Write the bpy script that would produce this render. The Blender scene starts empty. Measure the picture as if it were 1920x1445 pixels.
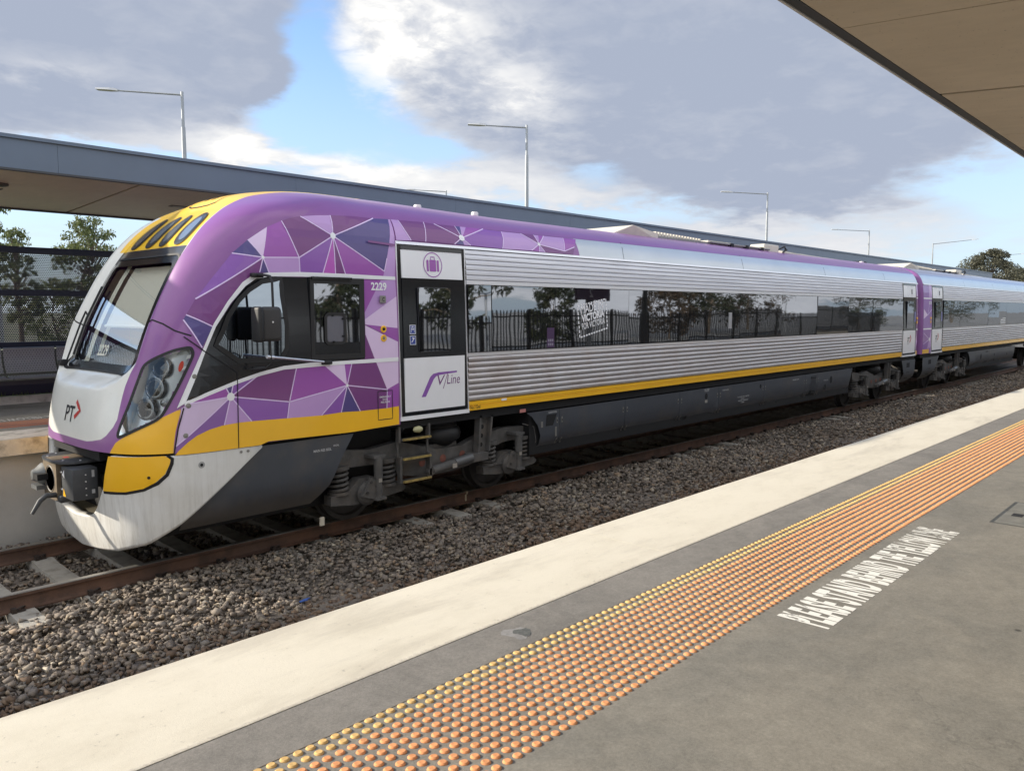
import bpy, bmesh, math, random
import numpy as np
from mathutils import Vector, Matrix
from mathutils.geometry import delaunay_2d_cdt
random.seed(7); RNG=np.random.default_rng(7)
S=bpy.context.scene
COL=S.collection
# ---------------------------------------------------------------- camera, sky, sun, exposure
CAM=np.array([0.0,0.0,2.65]); PITCH=math.radians(5.313); YAW=math.radians(43.065)
cd=bpy.data.cameras.new('camera'); cam=bpy.data.objects.new('camera',cd); COL.objects.link(cam)
cam.location=CAM; cam.rotation_euler=(math.pi/2-PITCH,0,YAW-math.pi/2)
cd.sensor_width=36; cd.lens=28.125; cd.clip_start=.05; cd.clip_end=3000
S.camera=cam
SUN_EL=math.radians(23.4); SUN_AZ=math.radians(130)      # azimuth from +X, counter-clockwise
sd=bpy.data.lights.new('sun','SUN'); sun=bpy.data.objects.new('sun',sd); COL.objects.link(sun)
sd.energy=3.9; sd.angle=math.radians(.6); sd.color=(1,.91,.77)
sv=Vector((math.cos(SUN_EL)*math.cos(SUN_AZ),math.cos(SUN_EL)*math.sin(SUN_AZ),math.sin(SUN_EL)))
sun.rotation_euler=sv.to_track_quat('Z','Y').to_euler()
S.view_settings.view_transform='Standard'; S.view_settings.look='None'
S.view_settings.exposure=0.75; S.view_settings.gamma=1; S.view_settings.use_curve_mapping=False
S.render.engine='CYCLES'
S.cycles.max_bounces=8; S.cycles.transparent_max_bounces=16; S.cycles.caustics_reflective=False; S.cycles.caustics_refractive=False

# ---------------------------------------------------------------- node helper
class NT:
    def __init__(s,tree): s.t=tree; s.n=tree.nodes; s.l=tree.links
    def new(s,typ,**k):
        nd=s.n.new(typ)
        for a,b in k.items(): setattr(nd,a,b)
        return nd
    def put(s,sock,v):
        if v is None: return
        if hasattr(v,'is_output') or isinstance(v,bpy.types.NodeSocket): s.l.new(v,sock)
        else:
            if isinstance(v,(tuple,list)) and len(v)==3 and sock.type=='RGBA': v=(*v,1)
            sock.default_value=v
    def m(s,op,a,b=None,c=None,clamp=False):
        nd=s.new('ShaderNodeMath',operation=op,use_clamp=clamp)
        s.put(nd.inputs[0],a); s.put(nd.inputs[1],b); s.put(nd.inputs[2],c); return nd.outputs[0]
    def vm(s,op,a,b=None):
        nd=s.new('ShaderNodeVectorMath',operation=op); s.put(nd.inputs[0],a); s.put(nd.inputs[1],b); return nd.outputs[0]
    def mix(s,f,a,b,bt='MIX'):
        nd=s.new('ShaderNodeMix',data_type='RGBA',blend_type=bt); s.put(nd.inputs[0],f); s.put(nd.inputs[6],a); s.put(nd.inputs[7],b); return nd.outputs[2]
    def ramp(s,v,a,b,c=0.0,d=1.0,smooth=False):
        nd=s.new('ShaderNodeMapRange',interpolation_type='SMOOTHSTEP' if smooth else 'LINEAR')
        nd.clamp=True
        for i,q in enumerate((v,a,b,c,d)): s.put(nd.inputs[i],q)
        return nd.outputs[0]
    def noise(s,vec,scale,detail=4,rough=.55,dist=0.0):
        nd=s.new('ShaderNodeTexNoise'); s.put(nd.inputs['Vector'],vec); nd.inputs['Scale'].default_value=scale
        nd.inputs['Detail'].default_value=detail; nd.inputs['Roughness'].default_value=rough; nd.inputs['Distortion'].default_value=dist
        return nd.outputs['Fac']
    def xyz(s,v):
        nd=s.new('ShaderNodeSeparateXYZ'); s.put(nd.inputs[0],v); return nd.outputs
    def cxyz(s,x,y,z):
        nd=s.new('ShaderNodeCombineXYZ')
        for i,q in enumerate((x,y,z)): s.put(nd.inputs[i],q)
        return nd.outputs[0]

# ---------------------------------------------------------------- sky with clouds (world)
W=bpy.data.worlds.new('World'); S.world=W; W.use_nodes=True; W.node_tree.nodes.clear()
T=NT(W.node_tree)
sky=T.new('ShaderNodeTexSky',sky_type='NISHITA'); sky.sun_disc=False; sky.sun_elevation=SUN_EL
sky.sun_rotation=math.pi/2-SUN_AZ; sky.air_density=1.1; sky.dust_density=.6; sky.ozone_density=1.6
D=T.new('ShaderNodeTexCoord').outputs['Generated']
dx,dy,dz=T.xyz(T.vm('NORMALIZE',D))
az=T.m('MULTIPLY',T.m('ARCTAN2',dy,dx),57.2958); el=T.m('MULTIPLY',T.m('ARCSINE',dz),57.2958)
zz=T.m('ADD',T.m('MAXIMUM',dz,0.0),.16)
pv=T.cxyz(T.m('DIVIDE',dx,zz),T.m('DIVIDE',dy,zz),0.0)
n1=T.noise(pv,1.5,7,.55,.25); n2=T.noise(pv,4.2,6,.58,.2); n3=T.noise(T.vm('ADD',pv,(3.3,7.1,2.2)),.9,5,.55,.4); n4=T.noise(T.vm('ADD',pv,(1.3,.1,5.2)),9.0,8,.62,.35)
warpx=T.m('MULTIPLY',T.m('SUBTRACT',n1,.5),8.0); warpy=T.m('MULTIPLY',T.m('SUBTRACT',n2,.5),4.0)
azw=T.m('ADD',az,warpx); elw=T.m('ADD',el,warpy)
def blob(u,v,ru,rv,k=1.0):
    # centre and radii given as directions: horizontal and vertical offsets (per mille of the picture's focal length)
    a0=math.degrees(YAW+math.atan((960-u)/1500)); e0=math.degrees(math.atan((583-v)/1500)*math.cos(math.atan((960-u)/1500))); c=math.cos(math.atan((960-u)/1500))
    ra=math.degrees(ru/1500*c*c); re=math.degrees(rv/1500*c)
    q=T.m('ADD',T.m('POWER',T.m('DIVIDE',T.m('SUBTRACT',azw,a0),ra),2.0),T.m('POWER',T.m('DIVIDE',T.m('SUBTRACT',elw,e0),re),2.0))
    return T.m('MULTIPLY',T.m('POWER',2.71828,T.m('MULTIPLY',q,-1.0)),k)
def sumup(L):
    r=L[0]
    for q in L[1:]: r=T.m('ADD',r,q)
    return r
# great grey cumulus, the bank to its left, thin low clouds
big=sumup([blob(860,90,200,140,1.0),blob(1010,200,170,95,.8),blob(1180,130,260,190,1.0),blob(1420,240,300,160,1.0),blob(1620,140,320,200,.9),blob(1480,370,170,50,.5),blob(1900,60,260,170,.9),blob(1000,-150,520,160,1.0),blob(1700,-150,500,160,1.0)])
left=sumup([blob(140,90,360,130,1.0),blob(400,90,170,130,.85),blob(-250,60,300,200,.9),blob(200,-150,420,150,1.0),blob(120,230,330,60,.55),blob(480,175,90,45,.4)])
low=sumup([blob(660,315,170,45,.75),blob(800,360,150,40,.6),blob(480,285,110,32,.75),blob(930,330,90,30,.5),blob(1080,375,110,28,.55),blob(1300,440,200,30,.55),blob(1560,480,220,34,.5),blob(1800,420,200,40,.35),blob(300,260,120,30,.4),blob(120,440,260,30,.35),blob(590,120,46,110,-.66),blob(640,250,90,45,-.55),blob(830,300,120,26,-.45),blob(1130,330,60,40,-.35),blob(1250,410,160,22,-.35),blob(1860,370,120,50,-.38),blob(560,215,70,40,-.45)])
# broken cloud round the unseen rest of the sky, brightened for fill light
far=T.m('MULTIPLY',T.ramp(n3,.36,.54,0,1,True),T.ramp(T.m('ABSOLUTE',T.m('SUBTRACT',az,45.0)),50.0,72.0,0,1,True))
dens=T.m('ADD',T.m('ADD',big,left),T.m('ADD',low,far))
dens=T.m('ADD',dens,T.m('MULTIPLY',T.m('SUBTRACT',n1,.5),.45))
dens=T.m('ADD',dens,T.m('MULTIPLY',T.m('SUBTRACT',n2,.5),.5))
dens=T.m('ADD',dens,T.m('MULTIPLY',T.m('SUBTRACT',n4,.5),.22))
cov=T.ramp(dens,.16,.84,0,1,True)
thick=T.ramp(T.m('ADD',T.m('ADD',big,left),T.m('ADD',T.m('MULTIPLY',far,.9),T.m('MULTIPLY',T.m('SUBTRACT',n2,.5),.4))),.45,1.05,0,1,True)
lit=sumup([blob(800,80,130,70,1.2),blob(690,160,70,70,.7),blob(930,180,110,40,.9),blob(720,20,110,60,.5),blob(680,300,120,50,.8),blob(480,285,60,22,.7),blob(100,140,90,25,.25),blob(1000,250,90,30,.3)])
lit=T.m('MULTIPLY',T.m('MULTIPLY',lit,T.ramp(n4,.36,.60,.62,1.15,True)),T.ramp(T.m('ADD',n2,T.m('MULTIPLY',T.m('SUBTRACT',n1,.5),.8)),.3,.62,.45,1.0,True))
edge=T.m('SUBTRACT',1.0,thick)
bright=T.m('ADD',T.m('MULTIPLY',edge,.36),lit)
bright=T.m('ADD',bright,T.m('ADD',T.m('ADD',T.m('MULTIPLY',T.m('SUBTRACT',n2,.5),.42),T.m('MULTIPLY',T.m('SUBTRACT',n4,.5),.28)),T.m('ADD',T.m('MULTIPLY',T.m('SUBTRACT',n1,.5),.40),T.m('MULTIPLY',low,.5))),clamp=True)
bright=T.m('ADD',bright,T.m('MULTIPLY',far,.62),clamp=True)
SKS=.12; EXPO=2.0**S.view_settings.exposure
cc=lambda *c: tuple(q/SKS/EXPO for q in c)
cloudc=T.mix(bright,cc(.42,.475,.60),T.mix(far,cc(1.04,1.03,1.01),cc(1.9,1.88,1.84)))  # clouds outside the view made brighter, added fill for the shaded train side
skyc=T.mix(1.0,sky.outputs[0],(.86,1.06,1.32),'MULTIPLY')
hz=T.ramp(el,0,22,.80,.12,True)
skyc=T.mix(hz,skyc,cc(.70,.83,.99))
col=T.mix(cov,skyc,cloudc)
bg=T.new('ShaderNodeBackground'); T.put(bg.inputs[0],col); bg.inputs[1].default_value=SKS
wo=T.new('ShaderNodeOutputWorld'); T.l.new(bg.outputs[0],wo.inputs[0])

# ---------------------------------------------------------------- materials
MATS={}
def srgb(r,g,b):
    f=lambda c:(c/255/12.92) if c<=10 else ((c/255+.055)/1.055)**2.4
    return (f(r),f(g),f(b))
def mat(name,col,rough=.5,metal=0.0,var=0.0,vscale=3.0,bump=0.0,bscale=40.0,coat=0.0,col2=None,c2lo=.45,c2hi=.65,c2scale=2.0,stretch=(1,1,1),spec=.5,emit=None):
    if name in MATS: return MATS[name]
    m=bpy.data.materials.new(name); m.use_nodes=True; t=NT(m.node_tree); t.n.clear()
    b=t.new('ShaderNodeBsdfPrincipled'); o=t.new('ShaderNodeOutputMaterial'); t.l.new(b.outputs[0],o.inputs[0])
    c=(*col,1)
    P=t.new('ShaderNodeTexCoord').outputs['Object']
    if stretch!=(1,1,1): P=t.vm('MULTIPLY',P,stretch)
    cs=None
    if var>0:
        n=t.noise(P,vscale,6,.6); f=t.ramp(n,.3,.7,1-var,1+var)
        cs=t.mix(1.0,c,t.cxyz(f,f,f),'MULTIPLY')
    if col2 is not None:
        n=t.noise(P,c2scale,7,.62); f=t.ramp(n,c2lo,c2hi,0,1)
        cs=t.mix(f,cs if cs else c,(*col2,1))
    if cs: t.l.new(cs,b.inputs['Base Color'])
    else: b.inputs['Base Color'].default_value=c
    b.inputs['Roughness'].default_value=rough; b.inputs['Metallic'].default_value=metal
    b.inputs['Specular IOR Level'].default_value=spec
    if coat>0: b.inputs['Coat Weight'].default_value=coat; b.inputs['Coat Roughness'].default_value=.06
    if bump>0:
        bp=t.new('ShaderNodeBump'); bp.inputs['Strength'].default_value=bump; bp.inputs['Distance'].default_value=.01
        t.l.new(t.noise(P,bscale,5,.6),bp.inputs['Height']); t.l.new(bp.outputs[0],b.inputs['Normal'])
    if emit:
        b.inputs['Emission Color'].default_value=(*emit[0],1); b.inputs['Emission Strength'].default_value=emit[1]
    MATS[name]=m; return m
def custom(name,fn):
    m=bpy.data.materials.new(name); m.use_nodes=True; t=NT(m.node_tree); t.n.clear()
    o=t.new('ShaderNodeOutputMaterial'); b=t.new('ShaderNodeBsdfPrincipled'); t.l.new(b.outputs[0],o.inputs[0])
    fn(t,b,o); MATS[name]=m; return m

# ---------------------------------------------------------------- mesh builder
class MB:
    def __init__(s): s.v=[]; s.f=[]; s.mi=[]; s.mats=[]
    def mat(s,m):
        if m not in s.mats: s.mats.append(m)
        return s.mats.index(m)
    def add(s,v,f,m):
        k=len(s.v); i=s.mat(m); s.v.extend([tuple(map(float,p)) for p in v])
        for q in f: s.f.append(tuple(k+j for j in q)); s.mi.append(i)
        return s
    def box(s,x0,x1,y0,y1,z0,z1,m):
        v=[(x,y,z) for x in (x0,x1) for y in (y0,y1) for z in (z0,z1)]
        return s.add(v,[(0,1,3,2),(4,6,7,5),(0,4,5,1),(2,3,7,6),(0,2,6,4),(1,5,7,3)],m)
    def rbox(s,x0,x1,y0,y1,z0,z1,m,r=.01,seg=2):
        bm=bmesh.new(); bmesh.ops.create_cube(bm,size=1)
        for q in bm.verts: q.co=Vector(((x0+x1)/2+q.co.x*(x1-x0),(y0+y1)/2+q.co.y*(y1-y0),(z0+z1)/2+q.co.z*(z1-z0)))
        bmesh.ops.bevel(bm,geom=bm.edges[:],offset=r,segments=seg,affect='EDGES',profile=.5)
        bm.verts.index_update(); s.add([q.co for q in bm.verts],[[w.index for w in q.verts] for q in bm.faces],m); bm.free(); return s
    def prism(s,poly,y0,y1,m,fy=None):
        n=len(poly); v=[(x,y0,z) for x,z in poly]+[(x,y1,z) for x,z in poly]
        f=[tuple(range(n)),tuple(range(2*n-1,n-1,-1))]+[(i,i+n,(i+1)%n+n,(i+1)%n) for i in range(n)]
        return s.add(v,f,m)
    def cyl(s,p0,p1,r0,m,r1=None,n=12,caps=True):
        r1=r0 if r1 is None else r1
        p0,p1=Vector(p0),Vector(p1); d=(p1-p0).normalized(); a=d.orthogonal().normalized(); b=d.cross(a)
        v=[]
        for p,r in ((p0,r0),(p1,r1)):
            for i in range(n):
                t=2*math.pi*i/n; v.append(p+a*math.cos(t)*r+b*math.sin(t)*r)
        f=[(i,(i+1)%n,(i+1)%n+n,i+n) for i in range(n)]
        if caps: f+=[tuple(range(n-1,-1,-1)),tuple(range(n,2*n))]
        return s.add(v,f,m)
    def lathe(s,c,axis,prof,m,n=16):
        # prof: (radius, distance along axis)
        c=Vector(c); d=Vector(axis).normalized(); a=d.orthogonal().normalized(); b=d.cross(a); v=[];f=[]
        for r,h in prof:
            for i in range(n):
                t=2*math.pi*i/n; v.append(c+d*h+a*math.cos(t)*r+b*math.sin(t)*r)
        for k in range(len(prof)-1):
            for i in range(n): f.append((k*n+i,k*n+(i+1)%n,(k+1)*n+(i+1)%n,(k+1)*n+i))
        if prof[-1][0]>0: f.append(tuple(range((len(prof)-1)*n,len(prof)*n)))
        if prof[0][0]>0: f.append(tuple(range(n-1,-1,-1)))
        return s.add(v,f,m)
    def tube(s,pts,r,m,n=8,closed=False,caps=True):
        P=[Vector(p) for p in pts]; k=len(P); v=[];f=[]; prev=None
        R=r if isinstance(r,(list,tuple)) else [r]*k
        for i in range(k):
            if closed: d=(P[(i+1)%k]-P[i-1])
            else: d=P[min(i+1,k-1)]-P[max(i-1,0)]
            d=d.normalized()
            a=d.orthogonal().normalized() if prev is None else (prev-d*prev.dot(d)).normalized()
            prev=a; b=d.cross(a)
            for j in range(n):
                t=2*math.pi*j/n; v.append(P[i]+a*math.cos(t)*R[i]+b*math.sin(t)*R[i])
        kk=k if closed else k-1
        for i in range(kk):
            for j in range(n): f.append((i*n+j,i*n+(j+1)%n,((i+1)%k)*n+(j+1)%n,((i+1)%k)*n+j))
        if caps and not closed: f+=[tuple(range(n-1,-1,-1)),tuple(range((k-1)*n,k*n))]
        return s.add(v,f,m)
    def build(s,name,parent=None,smooth=30,kind=None):
        me=bpy.data.meshes.new(name); me.from_pydata(s.v,[],s.f)
        for m in s.mats: me.materials.append(m)
        me.polygons.foreach_set('material_index',s.mi)
        if smooth:
            me.polygons.foreach_set('use_smooth',[True]*len(me.polygons)); me.set_sharp_from_angle(angle=math.radians(smooth))
        me.update()
        return link(name,me,parent,kind)
def link(name,me,parent=None,kind=None):
    o=bpy.data.objects.new(name,me); COL.objects.link(o)
    if parent is not None:
        o.parent=parent
        q=parent; off=Vector((0,0,0))
        while q is not None: off+=q.location; q=q.parent
        o.location=-off         # meshes are written in world metres; parents only carry a plain offset
    if kind: o['kind']=kind
    return o
def tag(o,label=None,cat=None,group=None,kind=None):
    for k,v in (('label',label),('category',cat),('group',group),('kind',kind)):
        if v: o[k]=v
    return o
def thing(name,loc,label,cat,group=None):
    o=bpy.data.objects.new(name,None); COL.objects.link(o); o.location=loc; o.empty_display_size=.2
    return tag(o,label,cat,group)
def np_mesh(name,V,F,m,parent=None,kind=None,smooth=False,attr=None,nper=3):
    me=bpy.data.meshes.new(name); V=np.asarray(V,np.float32); F=np.asarray(F,np.int32)
    me.vertices.add(len(V)); me.vertices.foreach_set('co',V.ravel())
    me.loops.add(F.size); me.loops.foreach_set('vertex_index',F.ravel())
    me.polygons.add(len(F)); me.polygons.foreach_set('loop_start',np.arange(0,F.size,nper,dtype=np.int32)); me.polygons.foreach_set('loop_total',np.full(len(F),nper,np.int32))
    me.materials.append(m)
    if attr is not None:
        at=me.attributes.new('tint','FLOAT','FACE'); at.data.foreach_set('value',np.asarray(attr,np.float32))
    me.update(calc_edges=True); me.validate()
    if smooth: me.polygons.foreach_set('use_smooth',[True]*len(me.polygons))
    return link(name,me,parent,kind)
# pixel helper used only to rank pieces by how large they show
_h=np.array([math.cos(YAW),math.sin(YAW),0]); _r=np.array([math.sin(YAW),-math.cos(YAW),0]); _z=np.array([0,0,1.0])
_fw=_h*math.cos(PITCH)-_z*math.sin(PITCH); _up=_h*math.sin(PITCH)+_z*math.cos(PITCH)
def inframe(P):
    d=np.asarray(P)-CAM; k=d@_fw; u=960+1500*(d@_r)/k; v=722.5-1500*(d@_up)/k
    return (k>0)&(u>-10)&(u<1930)&(v>-10)&(v<1455)
FONT_CACHE={}
def text_mesh(body,bold=0.0,shear=0.0,spacing=1.0,res=3):
    c=bpy.data.curves.new('lettering','FONT'); c.body=body; c.offset=bold; c.shear=shear; c.space_character=spacing; c.resolution_u=res; c.size=1
    o=bpy.data.objects.new('lettering',c); COL.objects.link(o); dg=bpy.context.evaluated_depsgraph_get(); me=bpy.data.meshes.new_from_object(o.evaluated_get(dg))
    V=np.array([v.co for v in me.vertices]); F=[tuple(p.vertices) for p in me.polygons]
    bpy.data.objects.remove(o); bpy.data.curves.remove(c); bpy.data.meshes.remove(me)
    V[:,0]-=V[:,0].min(); V[:,1]-=V[:,1].min()
    return V[:,:2],F
def put_text(mb,body,x0,z0,w,h,fn,m,bold=0.0,shear=0.0,spacing=1.0,rot=0.0):
    V,F=text_mesh(body,bold,shear,spacing)
    V=V/V.max(0)*np.array([w,h]); c,s_=math.cos(rot),math.sin(rot)
    V=np.stack([V[:,0]*c-V[:,1]*s_,V[:,0]*s_+V[:,1]*c],-1)+np.array([x0,z0])
    mb.add([fn(a,b) for a,b in V],F,m)
# ================================================================ SETTING
PZ=1.15
def concrete(t,b,o,base,dark,scale=1.6,rough=.85,spots=True,joints=None):
    P=t.new('ShaderNodeTexCoord').outputs['Object']
    n=t.noise(P,scale,8,.62,.6); n2=t.noise(P,scale*9,6,.65); n3=t.noise(P,320,2,.5); n4=t.noise(t.vm('MULTIPLY',P,(.35,1.6,1)),1.1,5,.6,1.5)
    c=t.mix(t.ramp(n,.35,.68,0,1,True),(*base,1),(*dark,1))
    c=t.mix(t.ramp(n4,.50,.74,0,.32,True),c,(*[q*.68 for q in dark],1))
    cr=t.new('ShaderNodeTexVoronoi'); cr.feature='DISTANCE_TO_EDGE'; t.put(cr.inputs['Vector'],t.vm('ADD',P,t.vm('MULTIPLY',t.cxyz(t.noise(P,2.2,5,.7),t.noise(t.vm('ADD',P,(5,3,1)),2.2,5,.7),0.0),(.9,.9,0)))); cr.inputs['Scale'].default_value=.42
    c=t.mix(t.m('MULTIPLY',t.ramp(cr.outputs['Distance'],.001,.006,1,0),t.ramp(t.noise(P,.7,3,.5),.55,.66,0,.22)),c,(.06,.058,.05,1))
    f=t.ramp(n2,.3,.72,.86,1.1); c=t.mix(1.0,c,t.cxyz(f,f,f),'MULTIPLY')
    f=t.ramp(n3,.25,.75,.82,1.18); c=t.mix(1.0,c,t.cxyz(f,f,f),'MULTIPLY')
    n8=t.noise(P,75,3,.8); f=t.ramp(n8,.32,.68,.86,1.14); c=t.mix(1.0,c,t.cxyz(f,f,f),'MULTIPLY'); c=t.mix(t.ramp(t.noise(P,130,2,.6),.68,.75,0,.5),c,(.42,.40,.36,1))
    if spots:
        vo=t.new('ShaderNodeTexVoronoi'); t.put(vo.inputs['Vector'],P); vo.inputs['Scale'].default_value=2.1
        s=t.ramp(vo.outputs['Distance'],.018,.042,1,0,True); c=t.mix(t.m('MULTIPLY',s,.75),c,(.03,.03,.028,1))
        vo=t.new('ShaderNodeTexVoronoi'); t.put(vo.inputs['Vector'],t.vm('ADD',P,(.7,.3,0))); vo.inputs['Scale'].default_value=5.3
        s=t.ramp(vo.outputs['Distance'],.01,.022,1,0,True); c=t.mix(t.m('MULTIPLY',s,.3),c,(.05,.05,.045,1))
    t.l.new(c,b.inputs['Base Color']); b.inputs['Roughness'].default_value=rough; b.inputs['Specular IOR Level'].default_value=.3
    bp=t.new('ShaderNodeBump'); bp.inputs['Strength'].default_value=.25; bp.inputs['Distance'].default_value=.004
    t.l.new(t.m('ADD',n3,t.m('MULTIPLY',n2,1.5)),bp.inputs['Height']); t.l.new(bp.outputs[0],b.inputs['Normal'])
M_ASPH=custom('platform_asphalt',lambda t,b,o:concrete(t,b,o,(.275,.255,.213),(.225,.213,.182)))
M_ASPH2=custom('platform_strip',lambda t,b,o:concrete(t,b,o,(.262,.242,.212),(.215,.20,.176),spots=False))
def wpaint(t,b,o):
    P=t.new('ShaderNodeTexCoord').outputs['Object']
    n=t.noise(t.vm('MULTIPLY',P,(.8,1.4,1)),2.6,9,.72,.15); n2=t.noise(P,60,4,.7); n5=t.noise(P,350,2,.6)
    c=t.mix(t.ramp(n,.40,.70,0,1,True),(.74,.68,.55),(.67,.61,.485))
    s=t.m('MULTIPLY',t.ramp(n,.60,.72,0,1,True),t.ramp(n2,.48,.64,0,1,True)); c=t.mix(t.m('MULTIPLY',s,.6),c,(.36,.33,.27)); n6=t.noise(t.vm('MULTIPLY',P,(.5,2.0,1)),1.3,7,.7,.3); c=t.mix(t.ramp(n6,.50,.72,0,.62,True),c,(.50,.45,.36)); n7=t.noise(P,26,4,.75); c=t.mix(t.m('MULTIPLY',t.ramp(n7,.60,.70,0,.6,True),t.ramp(n,.4,.6,.25,1)),c,(.30,.27,.22)); ye=t.xyz(P)[1]; c=t.mix(t.m('MULTIPLY',t.ramp(t.m('ADD',ye,t.m('MULTIPLY',t.m('SUBTRACT',n2,.5),.05)),2.600,2.622,.7,0),1.0),c,(.33,.30,.25))
    f=t.ramp(n5,.3,.7,.88,1.09); c=t.mix(1.0,c,t.cxyz(f,f,f),'MULTIPLY')
    x,y,z=t.xyz(P)
    t.l.new(c,b.inputs['Base Color']); b.inputs['Roughness'].default_value=.8; b.inputs['Specular IOR Level'].default_value=.25
    bp=t.new('ShaderNodeBump'); bp.inputs['Strength'].default_value=.2; bp.inputs['Distance'].default_value=.004
    t.l.new(t.m('ADD',n2,n5),bp.inputs['Height']); t.l.new(bp.outputs[0],b.inputs['Normal'])
M_WHITE=custom('edge_paint',wpaint)
M_CONC=mat('wall_concrete',(.47,.46,.43),.9,var=.14,vscale=1.5,bump=.3,bscale=60,col2=(.36,.33,.29),c2lo=.5,c2hi=.75,c2scale=1.3)
M_COPE=mat('coping_concrete',(.60,.56,.48),.9,var=.12,vscale=4,bump=.4,bscale=50,col2=(.25,.22,.17),c2lo=.5,c2hi=.72,c2scale=5)
# terrain to the horizon
g=MB(); g.box(-400,900,-600,-6.2,-.6,1.0,mat('car_park_ground',(.30,.29,.27),.95,var=.3,vscale=.4,col2=(.22,.22,.20),c2scale=.3))
tag(g.build('ground'),kind='structure')
g=MB(); g.box(-400,900,15.02,700,-.6,1.16,mat('verge_ground',(.09,.10,.05),.95,var=.3,vscale=.6,col2=(.16,.15,.12),c2scale=.2))
tag(g.build('verge'),kind='structure')
g=MB(); g.box(-400,900,-2,16,-1.2,-.28,mat('track_bed',(.17,.145,.12),.95,var=.3,vscale=6,bump=.6,bscale=30))
tag(g.build('track_bed'),kind='structure')
# near platform
X0,X1=-14,120
g=MB(); g.box(X0,X1,-6.2,3.305,.93,PZ,M_ASPH); g.box(X0,X1,-6.2,3.22,-.6,.925,M_CONC)
plat=tag(g.build('platform',smooth=0),kind='structure')
for k,(a,b) in enumerate([(X0,-3.6),(-3.6,.3),(.3,4.22),(4.22,8.12),(8.12,12.03),(12.03,15.94),(15.94,19.85),(19.85,X1)]): g=MB(); g.box(a+.0015,b-.0015,2.60,3.313,PZ-.15,PZ+.004,M_WHITE); g.build('edge_slab',plat,smooth=0)
g=MB(); g.box(X0,X1,2.325,2.598,PZ-.1,PZ+.002,M_ASPH2); g.build('asphalt_strip',plat,smooth=0)
# chipped patch of the surface
g=MB(); pts=[]
for i in range(14):
    t=2*math.pi*i/14; r=1+.22*math.sin(3*t+1)+.1*math.sin(5*t); pts.append((2.685+.055*r*math.cos(t)*.75,2.44+.045*r*math.sin(t)))
g.add([(x,y,PZ+.0034) for x,y in pts],[tuple(range(14))],mat('chipped_patch',(.12,.125,.115),.95,var=.25,vscale=60,bump=.6,bscale=150)); 
pts2=[(2.685+(x-2.685)*1.5-.03,2.44+(y-2.44)*1.5+.015) for x,y in pts]
g.add([(x,y,PZ+.0027) for x,y in pts2],[tuple(range(14))],mat('dust_patch',(.27,.26,.245),.95,var=.25,vscale=30)); g.build('worn_patch',plat,smooth=0)
# service pit lid
g=MB(); mF=mat('pit_frame',(.10,.10,.085),.6,.3,var=.3,vscale=20); mL=mat('pit_lid',(.20,.195,.17),.85,var=.2,vscale=12,bump=.3,bscale=90)
g.box(6.42,7.25,.62,1.335,PZ-.05,PZ+.001,mF); g.box(6.445,7.225,.645,1.31,PZ-.05,PZ+.0022,mL); g.box(6.72,6.82,1.19,1.26,PZ-.04,PZ+.0034,mat('pit_slot',(.02,.02,.02),.8))
g.build('pit_lid',plat,smooth=0)
# stencilled words on the asphalt, worn
def stencil(t,b,o):
    P=t.new('ShaderNodeTexCoord').outputs['Object']; x,y,z=t.xyz(P)
    n=t.noise(t.vm('MULTIPLY',P,(26,9,1)),1.0,7,.7); n2=t.noise(P,1.7,3,.5)
    wear=t.m('ADD',t.ramp(x,4.9,6.0,0,.09),t.ramp(y,1.5,1.66,0,.08)); wear=t.m('ADD',wear,t.ramp(n2,.4,.7,-.06,.12))
    a=t.ramp(t.m('ADD',n,wear),.66,.72,1,0)
    t.l.new(a,b.inputs['Alpha']); b.inputs['Base Color'].default_value=(.88,.86,.78,1); b.inputs['Roughness'].default_value=.8
M_ST=custom('stencil_paint',stencil)
g=MB()
V,F=text_mesh('PLEASE STAND BEHIND THE YELLOW LINE',.045,0,1.12); V=V/V.max(0)
g.add([(3.70+a*2.26,1.405+b*.262,PZ+.0012) for a,b in V],F,M_ST); tag(g.build('stencilled_words',plat,smooth=0))
# tactile studs
def stud_mesh(name,m,n):
    me=bpy.data.meshes.new(name); v=[];f=[]
    R=[(.0178,.0),(.0170,.0022),(.0128,.0058),(.0118,.0064)]
    for r,h in R:
        for i in range(n): v.append((r*math.cos(2*math.pi*i/n),r*math.sin(2*math.pi*i/n),h))
    for k in range(len(R)-1):
        for i in range(n): f.append((k*n+i,k*n+(i+1)%n,(k+1)*n+(i+1)%n,(k+1)*n+i))
    v.append((0,0,.0062)); c=len(v)-1
    for i in range(n): f.append((3*n+i,3*n+(i+1)%n,c))
    me.from_pydata(v,[],f); me.materials.append(m); me.polygons.foreach_set('use_smooth',[True]*len(f)); me.set_sharp_from_angle(angle=math.radians(25)); me.update(); return me
def studm(c):
    def f(t,b,o):
        P=t.new('ShaderNodeTexCoord').outputs['Object']; G=t.new('ShaderNodeNewGeometry').outputs['Position']
        n=t.noise(G,19,4,.7); n2=t.noise(G,300,3,.6); k=t.m('MULTIPLY',t.ramp(n,.3,.7,.74,1.14),t.ramp(n2,.3,.7,.9,1.08))
        t.l.new(t.mix(1.0,(*c,1),t.cxyz(k,k,k),'MULTIPLY'),b.inputs['Base Color']); b.inputs['Roughness'].default_value=.8; b.inputs['Specular IOR Level'].default_value=.2
    return f
M_OR=custom('orange_stud',studm((.86,.385,.17))); M_YE=custom('yellow_stud',studm((.76,.50,.20)))
ME_OR=stud_mesh('tactile_stud',M_OR,14); ME_YE=stud_mesh('tactile_stud',M_YE,14)
P_=[]
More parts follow.
